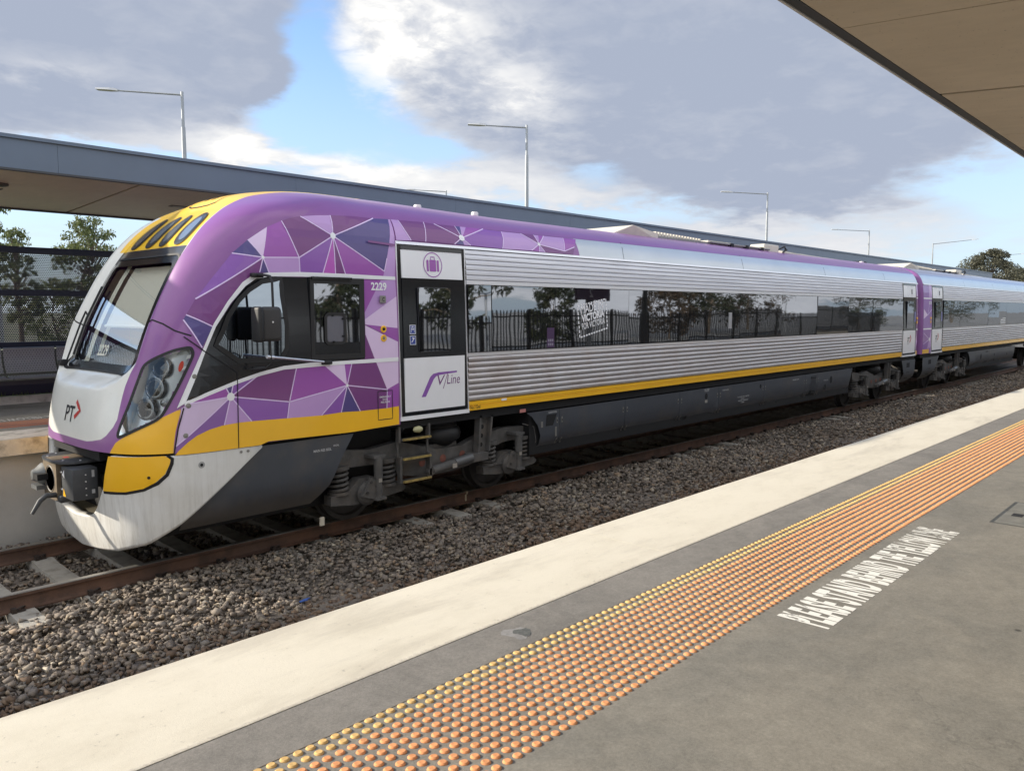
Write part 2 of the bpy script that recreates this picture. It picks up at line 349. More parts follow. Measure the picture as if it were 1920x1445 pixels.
for r in range(12):
    for k in range(int((48+3.5)/.05)):
        x=-3.5+k*.05+random.gauss(0,.0009); y=2.3065-.0505*r+random.gauss(0,.0009); P_.append((x,y,r))
P_=np.array(P_); Q=np.stack([P_[:,0],P_[:,1],np.full(len(P_),PZ)],-1); vis=inframe(Q); dist=np.linalg.norm(Q-CAM,axis=1)
order=np.argsort(np.where(vis,dist,1e9)); first=order[:300]; rest=order[300:]
for i in first:
    o=bpy.data.objects.new('tactile_stud',ME_YE if P_[i,2]<2 else ME_OR); COL.objects.link(o); o.parent=plat
    o.location=(P_[i,0],P_[i,1],PZ); o.rotation_euler=(random.gauss(0,.02),random.gauss(0,.02),random.random()*6)
def studs_bulk(idx,m,name,n,parent,z=PZ):
    R=[(.0178,.0),(.0170,.0022),(.0128,.0058)]
    base=np.array([(r*math.cos(2*math.pi*i/n),r*math.sin(2*math.pi*i/n),h) for r,h in R for i in range(n)]+[(0,0,.0062)])
    F=[]
    for k in range(2):
        for i in range(n): a,b,c,d=k*n+i,k*n+(i+1)%n,(k+1)*n+(i+1)%n,(k+1)*n+i; F+= [(a,b,c),(a,c,d)]
    for i in range(n): F.append((2*n+i,2*n+(i+1)%n,3*n))
    F=np.array(F); pts=np.stack([P_[idx,0],P_[idx,1],np.full(len(idx),z)],-1)
    V=(base[None]+pts[:,None]).reshape(-1,3); FF=(F[None]+(np.arange(len(idx))*len(base))[:,None,None]).reshape(-1,3)
    np_mesh(name,V,FF,m,parent,'stuff',smooth=False)
for nm,lo,hi,n in (('tactile_studs',-9,14,9),('far_tactile_studs',14,99,6)):
    for m,sel in ((M_YE,P_[rest,2]<2),(M_OR,P_[rest,2]>=2)):
        ii=rest[sel&(P_[rest,0]>=lo)&(P_[rest,0]<hi)]
        studs_bulk(ii,m,'tactile_studs',n,plat)
# far platform
g=MB(); FY=10.86
g.box(-60,120,FY,15.0,.955,1.115,M_ASPH); g.box(-60,120,FY+.10,15.0,-.6,.95,M_CONC)
fp=tag(g.build('far_platform',smooth=0),kind='structure')
for k in range(-4,14): g=MB(); g.box(k*4.0,k*4.0+3.985,FY-.02,FY+.78,.925,1.122,M_COPE); g.build('coping_block',fp,smooth=0)
M_FT=custom('far_tactile',lambda t,b,o:(t.l.new(t.mix(t.ramp(t.m('SINE',t.m('MULTIPLY',t.xyz(t.new('ShaderNodeTexCoord').outputs['Object'])[1],124.0)),-.2,.5,0,1),(.26,.17,.11),(.62,.20,.08)),b.inputs['Base Color'])))
g=MB(); g.box(-60,120,12.02,12.62,1.0,1.121,M_FT); g.build('tactile_strip',fp,smooth=0)
g=MB(); V,F=text_mesh('PLEASE STAND BEHIND THE YELLOW LINE',.02); V=V/V.max(0)
g.add([(5.3-a*2.26,12.98-b*.26,1.1185) for a,b in V],F,mat('far_stencil',(.6,.58,.52),.8)); g.build('stencilled_words',fp,smooth=0)
g=MB(); g.box(-60,120,15.003,15.15,1.0,1.24,M_COPE); tag(g.build('kerb',smooth=0),kind='structure')
# grass verge behind the far platform
V=[];F=[]
for i in range(2600):
    x=random.uniform(2.2,7.5); y=random.uniform(15.16,15.9); h=random.uniform(.05,.17); a=random.random()*6.28; w=.012; lx,ly=random.gauss(0,.05),random.gauss(0,.05)
    k=len(V); V+=[(x-w*math.cos(a),y-w*math.sin(a),1.15),(x+w*math.cos(a),y+w*math.sin(a),1.15),(x+lx,y+ly,1.16+h)]; F.append((k,k+1,k+2))
np_mesh('grass',V,F,mat('grass',(.13,.17,.04),.8,var=.5,vscale=5),None,'stuff')

# ---------------------------------------------------------------- track
trk=tag(bpy.data.objects.new('railway_track',None),kind='structure'); COL.objects.link(trk)
M_RAIL=mat('rail_steel',(.105,.062,.045),.72,.15,var=.3,vscale=5,col2=(.16,.085,.055),c2scale=2.5,bump=.3,bscale=60)
M_HEAD=mat('rail_head',(.30,.285,.26),.42,.65,var=.12,vscale=3)
prof=[(-.036,0),(-.033,-.004),(-.034,-.036),(-.012,-.047),(-.009,-.12),(-.02,-.145),(-.066,-.158),(-.066,-.172),(.066,-.172),(.066,-.158),(.02,-.145),(.009,-.12),(.012,-.047),(.034,-.036),(.033,-.004),(.036,0)]
prof=[(-.030,0),(-.036,-.008),(-.034,-.036),(-.012,-.047),(-.009,-.12),(-.02,-.145),(-.066,-.158),(-.066,-.172),(.066,-.172),(.066,-.158),(.02,-.145),(.009,-.12),(.012,-.047),(.034,-.036),(.036,-.008),(.030,0)]
RY=(8.455,10.105)
for y in RY:
    g=MB(); n=len(prof); v=[(x,y+a,b) for x in (-60,120) for a,b in prof]
    g.add(v,[(i,i+1,i+1+n,i+n) for i in range(n-1)],M_RAIL); g.add(v,[(n-1,0,n,2*n-1)],M_HEAD)
    g.add(v,[(0,1,1+n,n),(n-2,n-1,2*n-1,2*n-2)],M_HEAD); g.build('rail',trk,smooth=40)
# chalk mark and weld on the near rail
g=MB(); g.box(8.02,8.05,RY[0]-.0375,RY[0]+.031,-.04,.0015,mat('rail_chalk',(.5,.42,.3),.9)); g.box(8.015,8.04,RY[0]-.02,RY[0]-.0085,-.15,-.045,MATS['rail_chalk']); g.build('paint_mark',trk,smooth=0)
M_SLP=mat('sleeper_concrete',(.40,.375,.33),.92,var=.2,vscale=6,bump=.5,bscale=50,col2=(.22,.20,.17),c2lo=.48,c2hi=.72,c2scale=6)
bm=MB(); sp=[(-.13,-.40),(-.105,-.185),(.105,-.185),(.13,-.40)]
ys=[(7.93,-.185),(8.32,-.172),(8.59,-.172),(8.75,-.195),(9.28,-.21),(9.81,-.195),(9.97,-.172),(10.24,-.172),(10.63,-.185)]
v=[]
for y,zt in ys: v+=[(-.13,y,-.40),(-.108,y,zt),(.108,y,zt),(.13,y,-.40)]
f=[]
for k in range(len(ys)-1):
    for i in range(3): f.append((k*4+i,k*4+i+1,k*4+i+5,k*4+i+4))
f+=[(3,2,1,0),tuple(len(v)-4+i for i in range(4))]
me=bpy.data.meshes.new('sleeper'); me.from_pydata(v,[],f); me.materials.append(M_SLP); me.update()
M_CLIP=mat('clip_steel',(.055,.042,.036),.7,.4)
cm=MB()
cm.tube([(-.06,-.075,-.150),(-.02,-.10,-.128),(.03,-.085,-.118),(.055,-.05,-.135),(.02,-.035,-.150)],.009,M_CLIP,6); cm.box(-.07,-.03,-.125,-.062,-.175,-.118,M_CLIP); cm.box(-.045,.045,-.11,-.075,-.176,-.145,M_CLIP)
cme=cm.build('rail_clip',trk,smooth=40); cmesh=cme.data; bpy.data.objects.remove(cme)
k=0; first_s=True
for i in range(-3,58):
    x=2.17+.675*i
    o=bpy.data.objects.new('sleeper',me); COL.objects.link(o); o.parent=trk; o.location=(x+random.gauss(0,.008),0,random.gauss(0,.003)); o.rotation_euler=(0,0,random.gauss(0,.004))
    if i<40:
        for yy,fl in ((RY[0],0),(RY[0],1),(RY[1],0)):
            if fl==1 and x>3.6: continue
            if yy>9 and x>3.2: continue
            c=bpy.data.objects.new('rail_clip',cmesh); COL.objects.link(c); c.parent=trk; c.location=(x,yy,0); c.rotation_euler=(0,0,math.pi*fl)
# ---------------------------------------------------------------- ballast stones
def hulls(n):
    out=[]
    for i in range(n):
        bm=bmesh.new(); rr=np.random.default_rng(100+i)
        dims=np.array([.80,rr.uniform(.48,.72),rr.uniform(.34,.58)])
        for c in [(a,b,d) for a in (-1,1) for b in (-1,1) for d in (-1,1)]:
            if rr.uniform()<.2: continue
            bm.verts.new((np.array(c)*rr.uniform(.55,1.12,3)+rr.normal(0,.10,3))*dims)
        bmesh.ops.convex_hull(bm,input=bm.verts[:]); bad=[v for v in bm.verts if not v.link_faces]; bmesh.ops.delete(bm,geom=bad,context='VERTS')
        bmesh.ops.triangulate(bm,faces=bm.faces[:]); bm.verts.index_update(); out.append((np.array([v.co for v in bm.verts]),np.array([[v.index for v in f.verts] for f in bm.faces]))); bm.free()
    return out
HU=hulls(16)
def stones(areas):
    Vs=[];Fs=[];A=[];off=0
    for (x0,x1,y0,y1,dens,s0,s1,zf) in areas:
        n=int((x1-x0)*(y1-y0)*dens); X=RNG.uniform(x0,x1,n); Y=RNG.uniform(y0,y1,n); s=np.clip(RNG.lognormal(math.log((s0+s1)/2),.28,n),s0*.7,s1*1.3)*.5
        which=RNG.integers(0,16,n)
        # random rotations
        yaw=RNG.uniform(0,6.283,n); tl=RNG.normal(0,.33,(n,2)); q=np.stack([np.cos(yaw/2),tl[:,0]*.5,tl[:,1]*.5,np.sin(yaw/2)],-1); q/=np.linalg.norm(q,axis=1)[:,None]; w,a,b,c=q.T
        R=np.stack([1-2*(b*b+c*c),2*(a*b-c*w),2*(a*c+b*w),2*(a*b+c*w),1-2*(a*a+c*c),2*(b*c-a*w),2*(a*c-b*w),2*(b*c+a*w),1-2*(a*a+b*b)],-1).reshape(n,3,3)
        Z=zf(X,Y)+RNG.uniform(-.022,.020,n)
        # tint: rusty-brown and dusty toward the platform, grey further off, some pale and some warm stones
        t=RNG.uniform(0,1,n)
        brown=np.clip((6.95-Y+.10*np.sin(X*1.7)+RNG.normal(0,.16,n))/.55,0,1)
        tint=t+2*np.round(brown*(RNG.uniform(0,1,n)<brown*.9))
        for k in range(16):
            m=which==k
            if not m.any(): continue
            hv,hf=HU[k]; P=np.einsum('nij,vj->nvi',R[m],hv)*s[m][:,None,None]+np.stack([X[m],Y[m],Z[m]],-1)[:,None]
            nv=len(hv); Vs.append(P.reshape(-1,3)); F=(hf[None]+(np.arange(m.sum())*nv)[:,None,None]).reshape(-1,3)+off; off+=m.sum()*nv
            Fs.append(F); A.append(np.repeat(tint[m],len(hf)))
    return np.concatenate(Vs),np.concatenate(Fs),np.concatenate(A)
def stonem(t,b,o):
    at=t.new('ShaderNodeAttribute',attribute_name='tint').outputs['Fac']
    fr=t.m('FRACT',at); br=t.ramp(at,1.5,2.0,0,1)
    rp=t.new('ShaderNodeValToRGB'); t.l.new(fr,rp.inputs[0]); e=rp.color_ramp.elements
    e[0].position=0; e[0].color=(0.134,0.122,0.112,1); e[1].position=1; e[1].color=(0.561,0.525,0.451,1)
    for p,c in ((.2,(0.195,0.173,0.159,1)),(.42,(0.256,0.229,0.210,1)),(.6,(0.329,0.283,0.244,1)),(.75,(0.244,0.235,0.226,1)),(.86,(0.403,0.348,0.275,1)),(.93,(0.329,0.244,0.183,1))):
        q=e.new(p); q.color=c
    P=t.new('ShaderNodeTexCoord').outputs['Object']; n=t.noise(P,70,5,.7)
    c=t.mix(t.m('MULTIPLY',br,.8),rp.outputs[0],(.19,.13,.092)); f=t.ramp(n,.3,.7,.8,1.2); c=t.mix(1.0,c,t.cxyz(f,f,f),'MULTIPLY')
    n2=t.noise(P,.9,4,.6); c=t.mix(t.ramp(n2,.45,.7,0,.45),c,(.17,.13,.10)); c=t.mix(1.0,c,(.90,.865,.81,1),'MULTIPLY')
    t.l.new(c,b.inputs['Base Color']); b.inputs['Roughness'].default_value=.88; b.inputs['Specular IOR Level'].default_value=.25
    bp=t.new('ShaderNodeBump'); bp.inputs['Strength'].default_value=.5; bp.inputs['Distance'].default_value=.004; t.l.new(t.noise(P,220,4,.7),bp.inputs['Height']); bp.inputs['Strength'].default_value=.3; t.l.new(bp.outputs[0],b.inputs['Normal'])
M_STONE=custom('ballast_stone',stonem)
def zs(X,Y):
    d=np.clip((Y-6.0)/2.3,0,1); return -.245+.035*np.sin(X*.9+1)*np.sin(Y*2.1)+.045*np.exp(-((Y-7.45)/.45)**2)+.015*np.sin(X*2.3)+.060*np.clip((Y-7.70)/.15,0,1)-.050*np.clip((Y-8.26)/.1,0,1)
z2=lambda X,Y:-.262+0*X
z3=lambda X,Y:-.24+.02*np.sin(X*2)+.05*np.clip((Y-10.5)/.3,0,1)
V,F,A=stones([(-4,-.6,5.0,8.36,330,.06,.095,zs),(-4,.6,8.53,10.03,200,.06,.09,z2),(-.6,7.2,5.75,8.36,640,.046,.078,zs),(7.2,16,5.8,8.36,400,.056,.092,zs),(16,44,5.9,8.36,230,.06,.10,zs),(44,80,5.9,8.36,60,.1,.16,zs),
   (.6,7.5,8.53,10.03,400,.052,.085,z2),(7.5,16,8.53,10.03,120,.06,.09,z2),(.6,4,10.18,10.95,330,.045,.075,z3)])
np_mesh('ballast',V,F,M_STONE,None,'stuff',attr=A)
# stray pale stones and a blue scrap of plastic
g=MB(); g.rbox(4.15,4.24,6.72,6.745,-.20,-.185,mat('blue_plastic',(.05,.12,.42),.4),.004,1); g.rbox(4.20,4.28,6.75,6.765,-.197,-.187,MATS['blue_plastic'],.004,1)
tag(g.build('litter_scrap'),'small scrap of blue plastic lying on the brown ballast stones','litter')

# ---------------------------------------------------------------- canopies
M_FASC=mat('fascia_metal',(.115,.15,.205),.42,.35,var=.06,vscale=1.2)
M_TRIM=mat('canopy_trim',(.045,.05,.058),.55)
def soffit(t,b,o):
    P=t.new('ShaderNodeTexCoord').outputs['Object']; n=t.noise(P,.8,5,.6); n2=t.noise(t.vm('MULTIPLY',P,(1,.3,1)),9,5,.65); n3=t.noise(P,42,2,.4)
    c=t.mix(t.ramp(n,.3,.7,0,1),(.64,.555,.43),(.55,.475,.365)); f=t.ramp(n2,.25,.75,.93,1.06); c=t.mix(1.0,c,t.cxyz(f,f,f),'MULTIPLY')
    c=t.mix(t.ramp(n3,.70,.76,0,.5),c,(.10,.07,.05))
    t.l.new(c,b.inputs['Base Color']); b.inputs['Roughness'].default_value=.55
M_SOF=custom('soffit_board',soffit)
M_SOFJ=mat('soffit_joint',(.03,.026,.022),.7)
# near canopy: soffit climbs gently toward the tracks
nc=thing('platform_canopy',(20,0,4.3),'wide brown-soffit canopy with dark fascia above the near platform','canopy')
NZ=lambda y:4.36+.072*(y-1.92)
def slab(g,x0,x1,y0,y1,z0,z1,fz,m):
    v=[(x,y,fz(y)+z) for x in (x0,x1) for y in (y0,y1) for z in (z0,z1)]
    g.add(v,[(0,1,3,2),(4,6,7,5),(0,4,5,1),(2,3,7,6),(0,2,6,4),(1,5,7,3)],m)
g=MB(); slab(g,-12,70,-5.5,1.985,.032,.24,NZ,M_TRIM); slab(g,-12,70,1.99,2.060,.0,.27,NZ,M_TRIM); g.build('canopy_frame',nc,smooth=0)
g=MB(); slab(g,-12,70,2.062,2.078,-.006,.29,NZ,mat('edge_flashing',(.62,.62,.62),.5)); g.build('edge_flashing',nc,smooth=0)
for k in range(-8,30):
    xa=5.07+k*2.03; wide=(k%2==1)
    g=MB(); gap=.05 if wide else .009
    slab(g,xa+gap,xa+2.03-.002,-5.5,1.984,.0,.03,NZ,M_SOF); g.build('soffit_panel',nc,smooth=0)
# posts of the near canopy (behind the camera)
for x in (-3,9,28.2): 
    g=MB(); g.cyl((x,-3.2,PZ),(x,-3.2,4.0),.11,M_TRIM,n=16); g.build('post',nc)
# far canopy
fc=thing('platform_canopy',(15,13,4.4),'long canopy with blue-grey metal fascia behind the train','canopy')
FZ=lambda y:4.44-.047*(y-11.6)
g=MB(); 
for k in range(-14,14):
    xa=3.73+k*3.52; g.box(xa+.0015,xa+3.5185,11.56,11.6,4.43,4.835,M_FASC)
    o=g.build('fascia_panel',fc,smooth=0); g=MB()
g.box(-47,53,11.52,11.6,4.80,4.845,M_FASC); g.build('gutter_lip',fc,smooth=0)
g=MB(); g.box(-47,53,11.545,11.62,4.405,4.432,M_TRIM); slab(g,-47,53,11.62,14.72,.03,.2,FZ,M_TRIM); slab(g,-47,53,14.725,14.80,-.02,.3,FZ,M_TRIM); g.build('canopy_frame',fc,smooth=0)
g=MB(); v=[(x,y,z) for x in (-47,53) for y,z in ((11.6,4.84),(13.2,4.62),(14.8,4.66))]; g.add(v,[(0,1,4,3),(1,2,5,4)],M_FASC); g.build('roof_sheet',fc,smooth=0)
M_SOF2=custom('soffit_gloss',lambda t,b,o:(soffit(t,b,o),setattr(b.inputs['Roughness'],'default_value',.3)))
ey=[11.63,12.66,13.69,14.72]
for k in range(-7,8):
    xa=4.85+k*6.05
    for a,b in zip(ey[:-1],ey[1:]):
        g=MB(); slab(g,xa+.02,xa+6.03,a+.004,b-.004,.0,.03,FZ,M_SOF2); g.build('soffit_panel',fc,smooth=0)
M_LAMP=mat('lamp_slot',(.06,.055,.05),.4); M_LENS=mat('lamp_lens',(.5,.48,.42),.3)
for x in (-1.6,2.0,5.9,9.7):
    g=MB(); slab(g,x,x+1.5,13.11,13.24,-.006,.002,FZ,M_LAMP); slab(g,x+.05,x+1.45,13.15,13.2,-.009,.0,FZ,M_LENS); g.build('recessed_light',fc,smooth=0)
g=MB(); g.lathe((3.35,12.78,FZ(12.78)-.03),(0,0,1),[(.10,0),(.13,.01),(.13,.035)],M_LAMP,20); g.build('speaker_grille',fc)
for x in (-6,12,24,36):
    g=MB(); g.cyl((x,13.6,1.115),(x,13.6,4.3),.12,M_TRIM,n=16); g.build('post',fc)

# ---------------------------------------------------------------- perforated screen and seat on the far platform
M_NAVY=mat('navy_steel',(.012,.017,.035),.45,.1,var=.1,vscale=4)
def perf(t,b,o,pitch=.033,rad=.0092,c=(.012,.016,.030),rough=.5):
    P=t.new('ShaderNodeTexCoord').outputs['Object']; x,y,z=t.xyz(P)
    def lat(ox,oz):
        a=t.m('SUBTRACT',t.m('FRACT',t.m('ADD',t.m('DIVIDE',x,pitch),ox)),.5); q=t.m('SUBTRACT',t.m('FRACT',t.m('ADD',t.m('DIVIDE',z,pitch*1.732),oz)),.5)
        a=t.m('MULTIPLY',a,pitch); q=t.m('MULTIPLY',q,pitch*1.732)
        return t.m('SQRT',t.m('ADD',t.m('MULTIPLY',a,a),t.m('MULTIPLY',q,q)))
    d=t.m('MINIMUM',lat(0,0),lat(.5,.5)); a=t.ramp(d,rad-.0008,rad+.0008,0,1)
    t.l.new(a,b.inputs['Alpha']); b.inputs['Base Color'].default_value=(*c,1); b.inputs['Roughness'].default_value=rough
M_PERF=custom('perforated_sheet',perf)
sc=thing('perforated_screen',(4,15.3,1.1),'navy steel screen of perforated sheets behind the far platform seats','screen')
SY=15.32
xs=[-2.4,.55,3.36,6.2,9.1,12.0]
for a in xs:
    g=MB(); g.box(a-.05,a+.075,SY-.06,SY+.06,1.0,3.72,M_NAVY); g.build('post',sc,smooth=0)
for a,b in zip(xs[:-1],xs[1:]):
    aa,bb=a+.078,b-.053
    for z0,z1,nm in ((3.62,3.725,'top_rail'),(2.905,3.005,'mid_rail'),(2.02,2.13,'bottom_rail')):
        g=MB(); g.box(aa,bb,SY-.045,SY+.045,z0,z1,M_NAVY); g.build(nm,sc,smooth=0)
    for z0,z1 in ((3.007,3.618),(2.132,2.903)):
        g=MB(); g.box(aa+.003,bb-.003,SY-.004,SY-.001,z0,z1,M_PERF); g.build('perforated_panel',sc,smooth=0)
    g=MB(); g.box(aa,bb,SY-.03,SY+.03,1.235,1.42,M_NAVY); g.box(aa,bb,SY-.02,SY+.02,1.45,2.0,M_PERF); g.build('kick_panel',sc,smooth=0)
M_SEAT=custom('seat_steel',lambda t,b,o:(perf(t,b,o,.042,.0075,(.24,.24,.25),.5),setattr(b.inputs['Metallic'],'default_value',.2)))
M_SEATF=mat('seat_frame',(.05,.05,.055),.5,.4)
be=thing('platform_bench',(4,14.9,1.115),'row of grey perforated steel seats against the navy screen','seat')
for k in range(-5,6):
    xa=3.86-.79+.79*k
    v=[];n=7
    for i in range(n):
        t=i/(n-1); z=1.64+.40*t; y=14.86+.10*t+.05*math.sin(t*math.pi); v+=[(xa,y,z),(xa+.76,y,z)]
    g=MB(); g.add(v,[(2*i,2*i+1,2*i+3,2*i+2) for i in range(n-1)],M_SEAT); g.tube([(xa,14.965,2.045),(xa+.76,14.965,2.045)],.011,mat('seat_edge',(.5,.5,.52),.3,.9),6); g.build('backrest',be,smooth=60)
    v=[]
    for i in range(n):
        t=i/(n-1); z=1.60-.045*math.sin(t*2.2)+(.02 if t>.9 else 0); y=14.84-.42*t; v+=[(xa,y,z),(xa+.76,y,z)]
    g=MB(); g.add(v,[(2*i,2*i+1,2*i+3,2*i+2) for i in range(n-1)],M_SEAT); g.tube([(xa,14.42,1.575),(xa+.76,14.42,1.575)],.018,MATS['seat_edge'],6); g.build('seat',be,smooth=60)
g=MB(); g.box(-1.0,8.2,14.52,14.60,1.47,1.53,M_SEATF); g.build('beam',be,smooth=0)
for x in (-.4,2.0,5.0,7.4):
    g=MB(); g.box(x-.03,x+.03,14.53,14.59,1.115,1.47,M_SEATF); g.build('leg',be,smooth=0)

# ---------------------------------------------------------------- lamp posts
M_GALV=mat('galvanised_steel',(.36,.38,.40),.5,.55,var=.1,vscale=3)
def pix_az(u): return YAW+math.atan((960-u)/1500)
def lamp(u,vtop,h,arm,direction,label,tilt=0.0):
    # stand the post where a post of height h over the ground reaches row vtop
    a=pix_az(u); el=(583-vtop)/1500*math.cos(a-YAW)*1.0
    d=(h-2.65)/max(el,.02); x,y=d*math.cos(a),d*math.sin(a)
    t=thing('lamp_post',(x,y,1.0),label,'lamp post','grey lamp posts behind the far canopy')
    g=MB(); g.tube([(x,y,1.0),(x,y,1.0+(h-1)*.55),(x,y,1.0+(h-1)*.87),(x,y,1.0+(h-1)*.871),(x,y,h)],[.11,.085,.068,.05,.048],M_GALV,12); g.build('pole',t,smooth=50)
    ca,sa=math.sin(YAW)*direction,-math.cos(YAW)*direction
    e=(x+ca*arm,y+sa*arm,h+.02+tilt*arm)
    g=MB(); g.tube([(x,y,h-.1),e],[.035,.028],M_GALV,8); g.build('arm',t)
    g=MB(); q=Vector(e)-Vector((x,y,h-.1)); q.normalize(); p=Vector((-q.y,q.x,0)).normalized()
    v=[]
    for s,w,hh in ((0,.05,.04),(.12,.10,.06),(.3,.14,.055),(.72,.12,.03)):
        c=Vector(e)+q*s
        v+=[c-p*w+Vector((0,0,-.02)),c+p*w+Vector((0,0,-.02)),c+p*w*.7+Vector((0,0,hh)),c-p*w*.7+Vector((0,0,hh))]
    f=[(i*4+j,i*4+(j+1)%4,i*4+4+(j+1)%4,i*4+4+j) for i in range(3) for j in range(4)]+[(3,2,1,0),(12,13,14,15)]
    g.add(v,f,mat('lamp_head',(.55,.56,.57),.45,.2)); g.build('lamp_head',t)
    return t
lamp(359,186,10,2.15,-1,'tall lamp post rising over the canopy left of the cab roof, arm pointing left',.01)
lamp(987,245,10,1.62,-1,'tall lamp post in front of the bright cloud above the middle of the train',-.02)
lamp(1431,366,10,2.2,-1,'slender lamp post above the radiators on the train roof, arm pointing left')
lamp(1621,434,10,2.75,-1,'thin distant lamp post with long level arm, between the roof radiators and the carriage gap')
lamp(1740,458,10,4.2,1,'distant lamp post with arm rising to the right, just behind the gap between carriages',.08)
lamp(1843,481,10,4.4,1,'farthest lamp post with arm to the right, in front of the round tree',.05)
lamp(839,362,11.5,2.2,-1,'tip of a lamp post barely showing over the fascia above the cab door')
lamp(4,330,9.0,1.6,-1,'pole at the left edge under the canopy beside hanging leaves')

# ---------------------------------------------------------------- trees
def leafm(c1,c2,c3):
    def f(t,b,o):
        at=t.new('ShaderNodeAttribute',attribute_name='tint').outputs['Fac']
        rp=t.new('ShaderNodeValToRGB'); t.l.new(at,rp.inputs[0]); e=rp.color_ramp.elements
        e[0].color=(*c1,1); e[1].color=(*c3,1); q=e.new(.5); q.color=(*c2,1)
        t.l.new(rp.outputs[0],b.inputs['Base Color']); b.inputs['Roughness'].default_value=.55
        tr=t.new('ShaderNodeBsdfTranslucent'); t.l.new(rp.outputs[0],tr.inputs[0]); mx=t.new('ShaderNodeMixShader'); mx.inputs[0].default_value=.3
        t.l.new(b.outputs[0],mx.inputs[1]); t.l.new(tr.outputs[0],mx.inputs[2]); t.l.new(mx.outputs[0],o.inputs[0])
    return f
M_GUM=custom('gum_leaves',leafm((.075,.10,.035),(.145,.175,.06),(.25,.26,.10)))
M_GREY=custom('grey_gum_leaves',leafm((.06,.062,.042),(.105,.105,.07),(.16,.155,.10)))
M_DARK=custom('dark_leaves',leafm((.018,.026,.010),(.035,.045,.018),(.055,.06,.025)))
M_RUSS=custom('russet_leaves',leafm((.035,.025,.014),(.06,.042,.022),(.10,.06,.03)))
M_BARK=mat('bark',(.16,.125,.09),.9,var=.3,vscale=6)
def tree(x,y,z0,h,r,label,m=M_GUM,nclump=60,nleaf=70,leaf=.16,droop=.5,seed=1,crown0=.35,group=None,clump=.5):
    rr=np.random.default_rng(seed); t=thing('gum_tree',(x,y,z0),label,'tree',group)
    g=MB(); top=Vector((x+rr.normal(0,.2)*r*.3,y,z0+h*.8)); fork=Vector((x,y,z0+h*crown0))
    g.tube([(x,y,z0),fork,(fork+top)/2+Vector((rr.normal(0,.1)*r,rr.normal(0,.1)*r,0)),top],[h*.022,h*.017,h*.01,h*.004],M_BARK,8)
    cs=[]
    for i in range(nclump):
        a=rr.uniform(0,6.283); q=rr.uniform(0,1); zz=z0+h*(crown0+(1-crown0)*q); w=r*math.sqrt(max(.05,math.sin(math.pi*min(1,max(.0,q*.88+.12)))))*rr.uniform(.35,1.05)
        c=np.array([x+w*math.cos(a),y+w*math.sin(a),zz]); cs.append(c)
        if i%3==0:
            s=fork+(top-fork)*min(1,max(0,q*.9)); mid=(Vector(c)+s)/2+Vector((0,0,.08*r)); g.tube([s,mid,c],[h*.006,h*.004,h*.002],M_BARK,5,caps=False)
    g.build('trunk',t)
    V=[];A=[]
    for c in cs:
        n=int(nleaf*rr.uniform(.5,1.5)); cr=clump*r*rr.uniform(.28,.62)
        p=rr.normal(size=(n,3)); p/=np.linalg.norm(p,axis=1)[:,None]; p*=cr*rr.uniform(.2,1,(n,1))**.5; p[:,2]*=.75; p+=c
        d=rr.normal(size=(n,3))*.6; d[:,2]-=droop*1.6; d/=np.linalg.norm(d,axis=1)[:,None]
        s=np.cross(d,rr.normal(size=(n,3))); s/=np.linalg.norm(s,axis=1)[:,None]
        L=leaf*rr.uniform(.6,1.3,(n,1)); w=L*.2
        V.append(np.stack([p-s*w*.3,p+d*L*.45+s*w,p+d*L,p+d*L*.5-s*w],1)); ct=rr.uniform(-.25,.25); A.append(np.clip(rr.uniform(.1,.9,n)+ct,0,1))
    V=np.concatenate(V); n=len(V); F=np.arange(n*4).reshape(n,4)
    o=np_mesh('crown',V.reshape(-1,3),F,m,t,attr=np.concatenate(A),nper=4)
    return t
def at_px(u,d): a=pix_az(u); return d*math.cos(a),d*math.sin(a)
GL='trees beyond the perforated screen'
x,y=at_px(174,30); tree(x,y,1,4.75,1.15,'bushy gum tree rising above the screen beside the cab, tallest of those beyond it',seed=3,nclump=150,nleaf=50,leaf=.115,clump=.36,group=GL,crown0=.3)
x,y=at_px(42,33); tree(x,y,1,4.5,.85,'small rounded gum tree above the left part of the screen',seed=5,nclump=110,nleaf=42,leaf=.115,clump=.36,group=GL,crown0=.3)
x,y=at_px(112,34); tree(x,y,1,2.7,1.3,'low leafy gum seen through the perforated sheets between the two taller trees',seed=8,nclump=70,nleaf=36,leaf=.13,clump=.36,crown0=.2,group=GL)
x,y=at_px(-12,30); tree(x,y,1,5.6,.95,'gum tree whose hanging foliage shows at the left edge under the canopy',seed=9,nclump=70,nleaf=45,leaf=.12,clump=.4,droop=1.2,crown0=.5,group=GL)
x,y=at_px(1850,92); tree(x,y,1,7.4,3.1,'round grey-green tree standing beyond the second carriage roof',M_GREY,seed=21,nclump=120,nleaf=150,leaf=.24,droop=.3,crown0=.3,clump=.45)
x,y=at_px(1905,105); tree(x,y,1,5.9,4.6,'low bushy tree to the right of the round grey-green one',M_GREY,seed=22,nclump=80,nleaf=110,leaf=.45,droop=.3,crown0=.2)
x,y=at_px(1985,100); tree(x,y,1,6.4,4.2,'tree at the right edge beyond the carriage roofs',M_GREY,seed=23,nclump=80,nleaf=110,leaf=.45,droop=.3,crown0=.2)
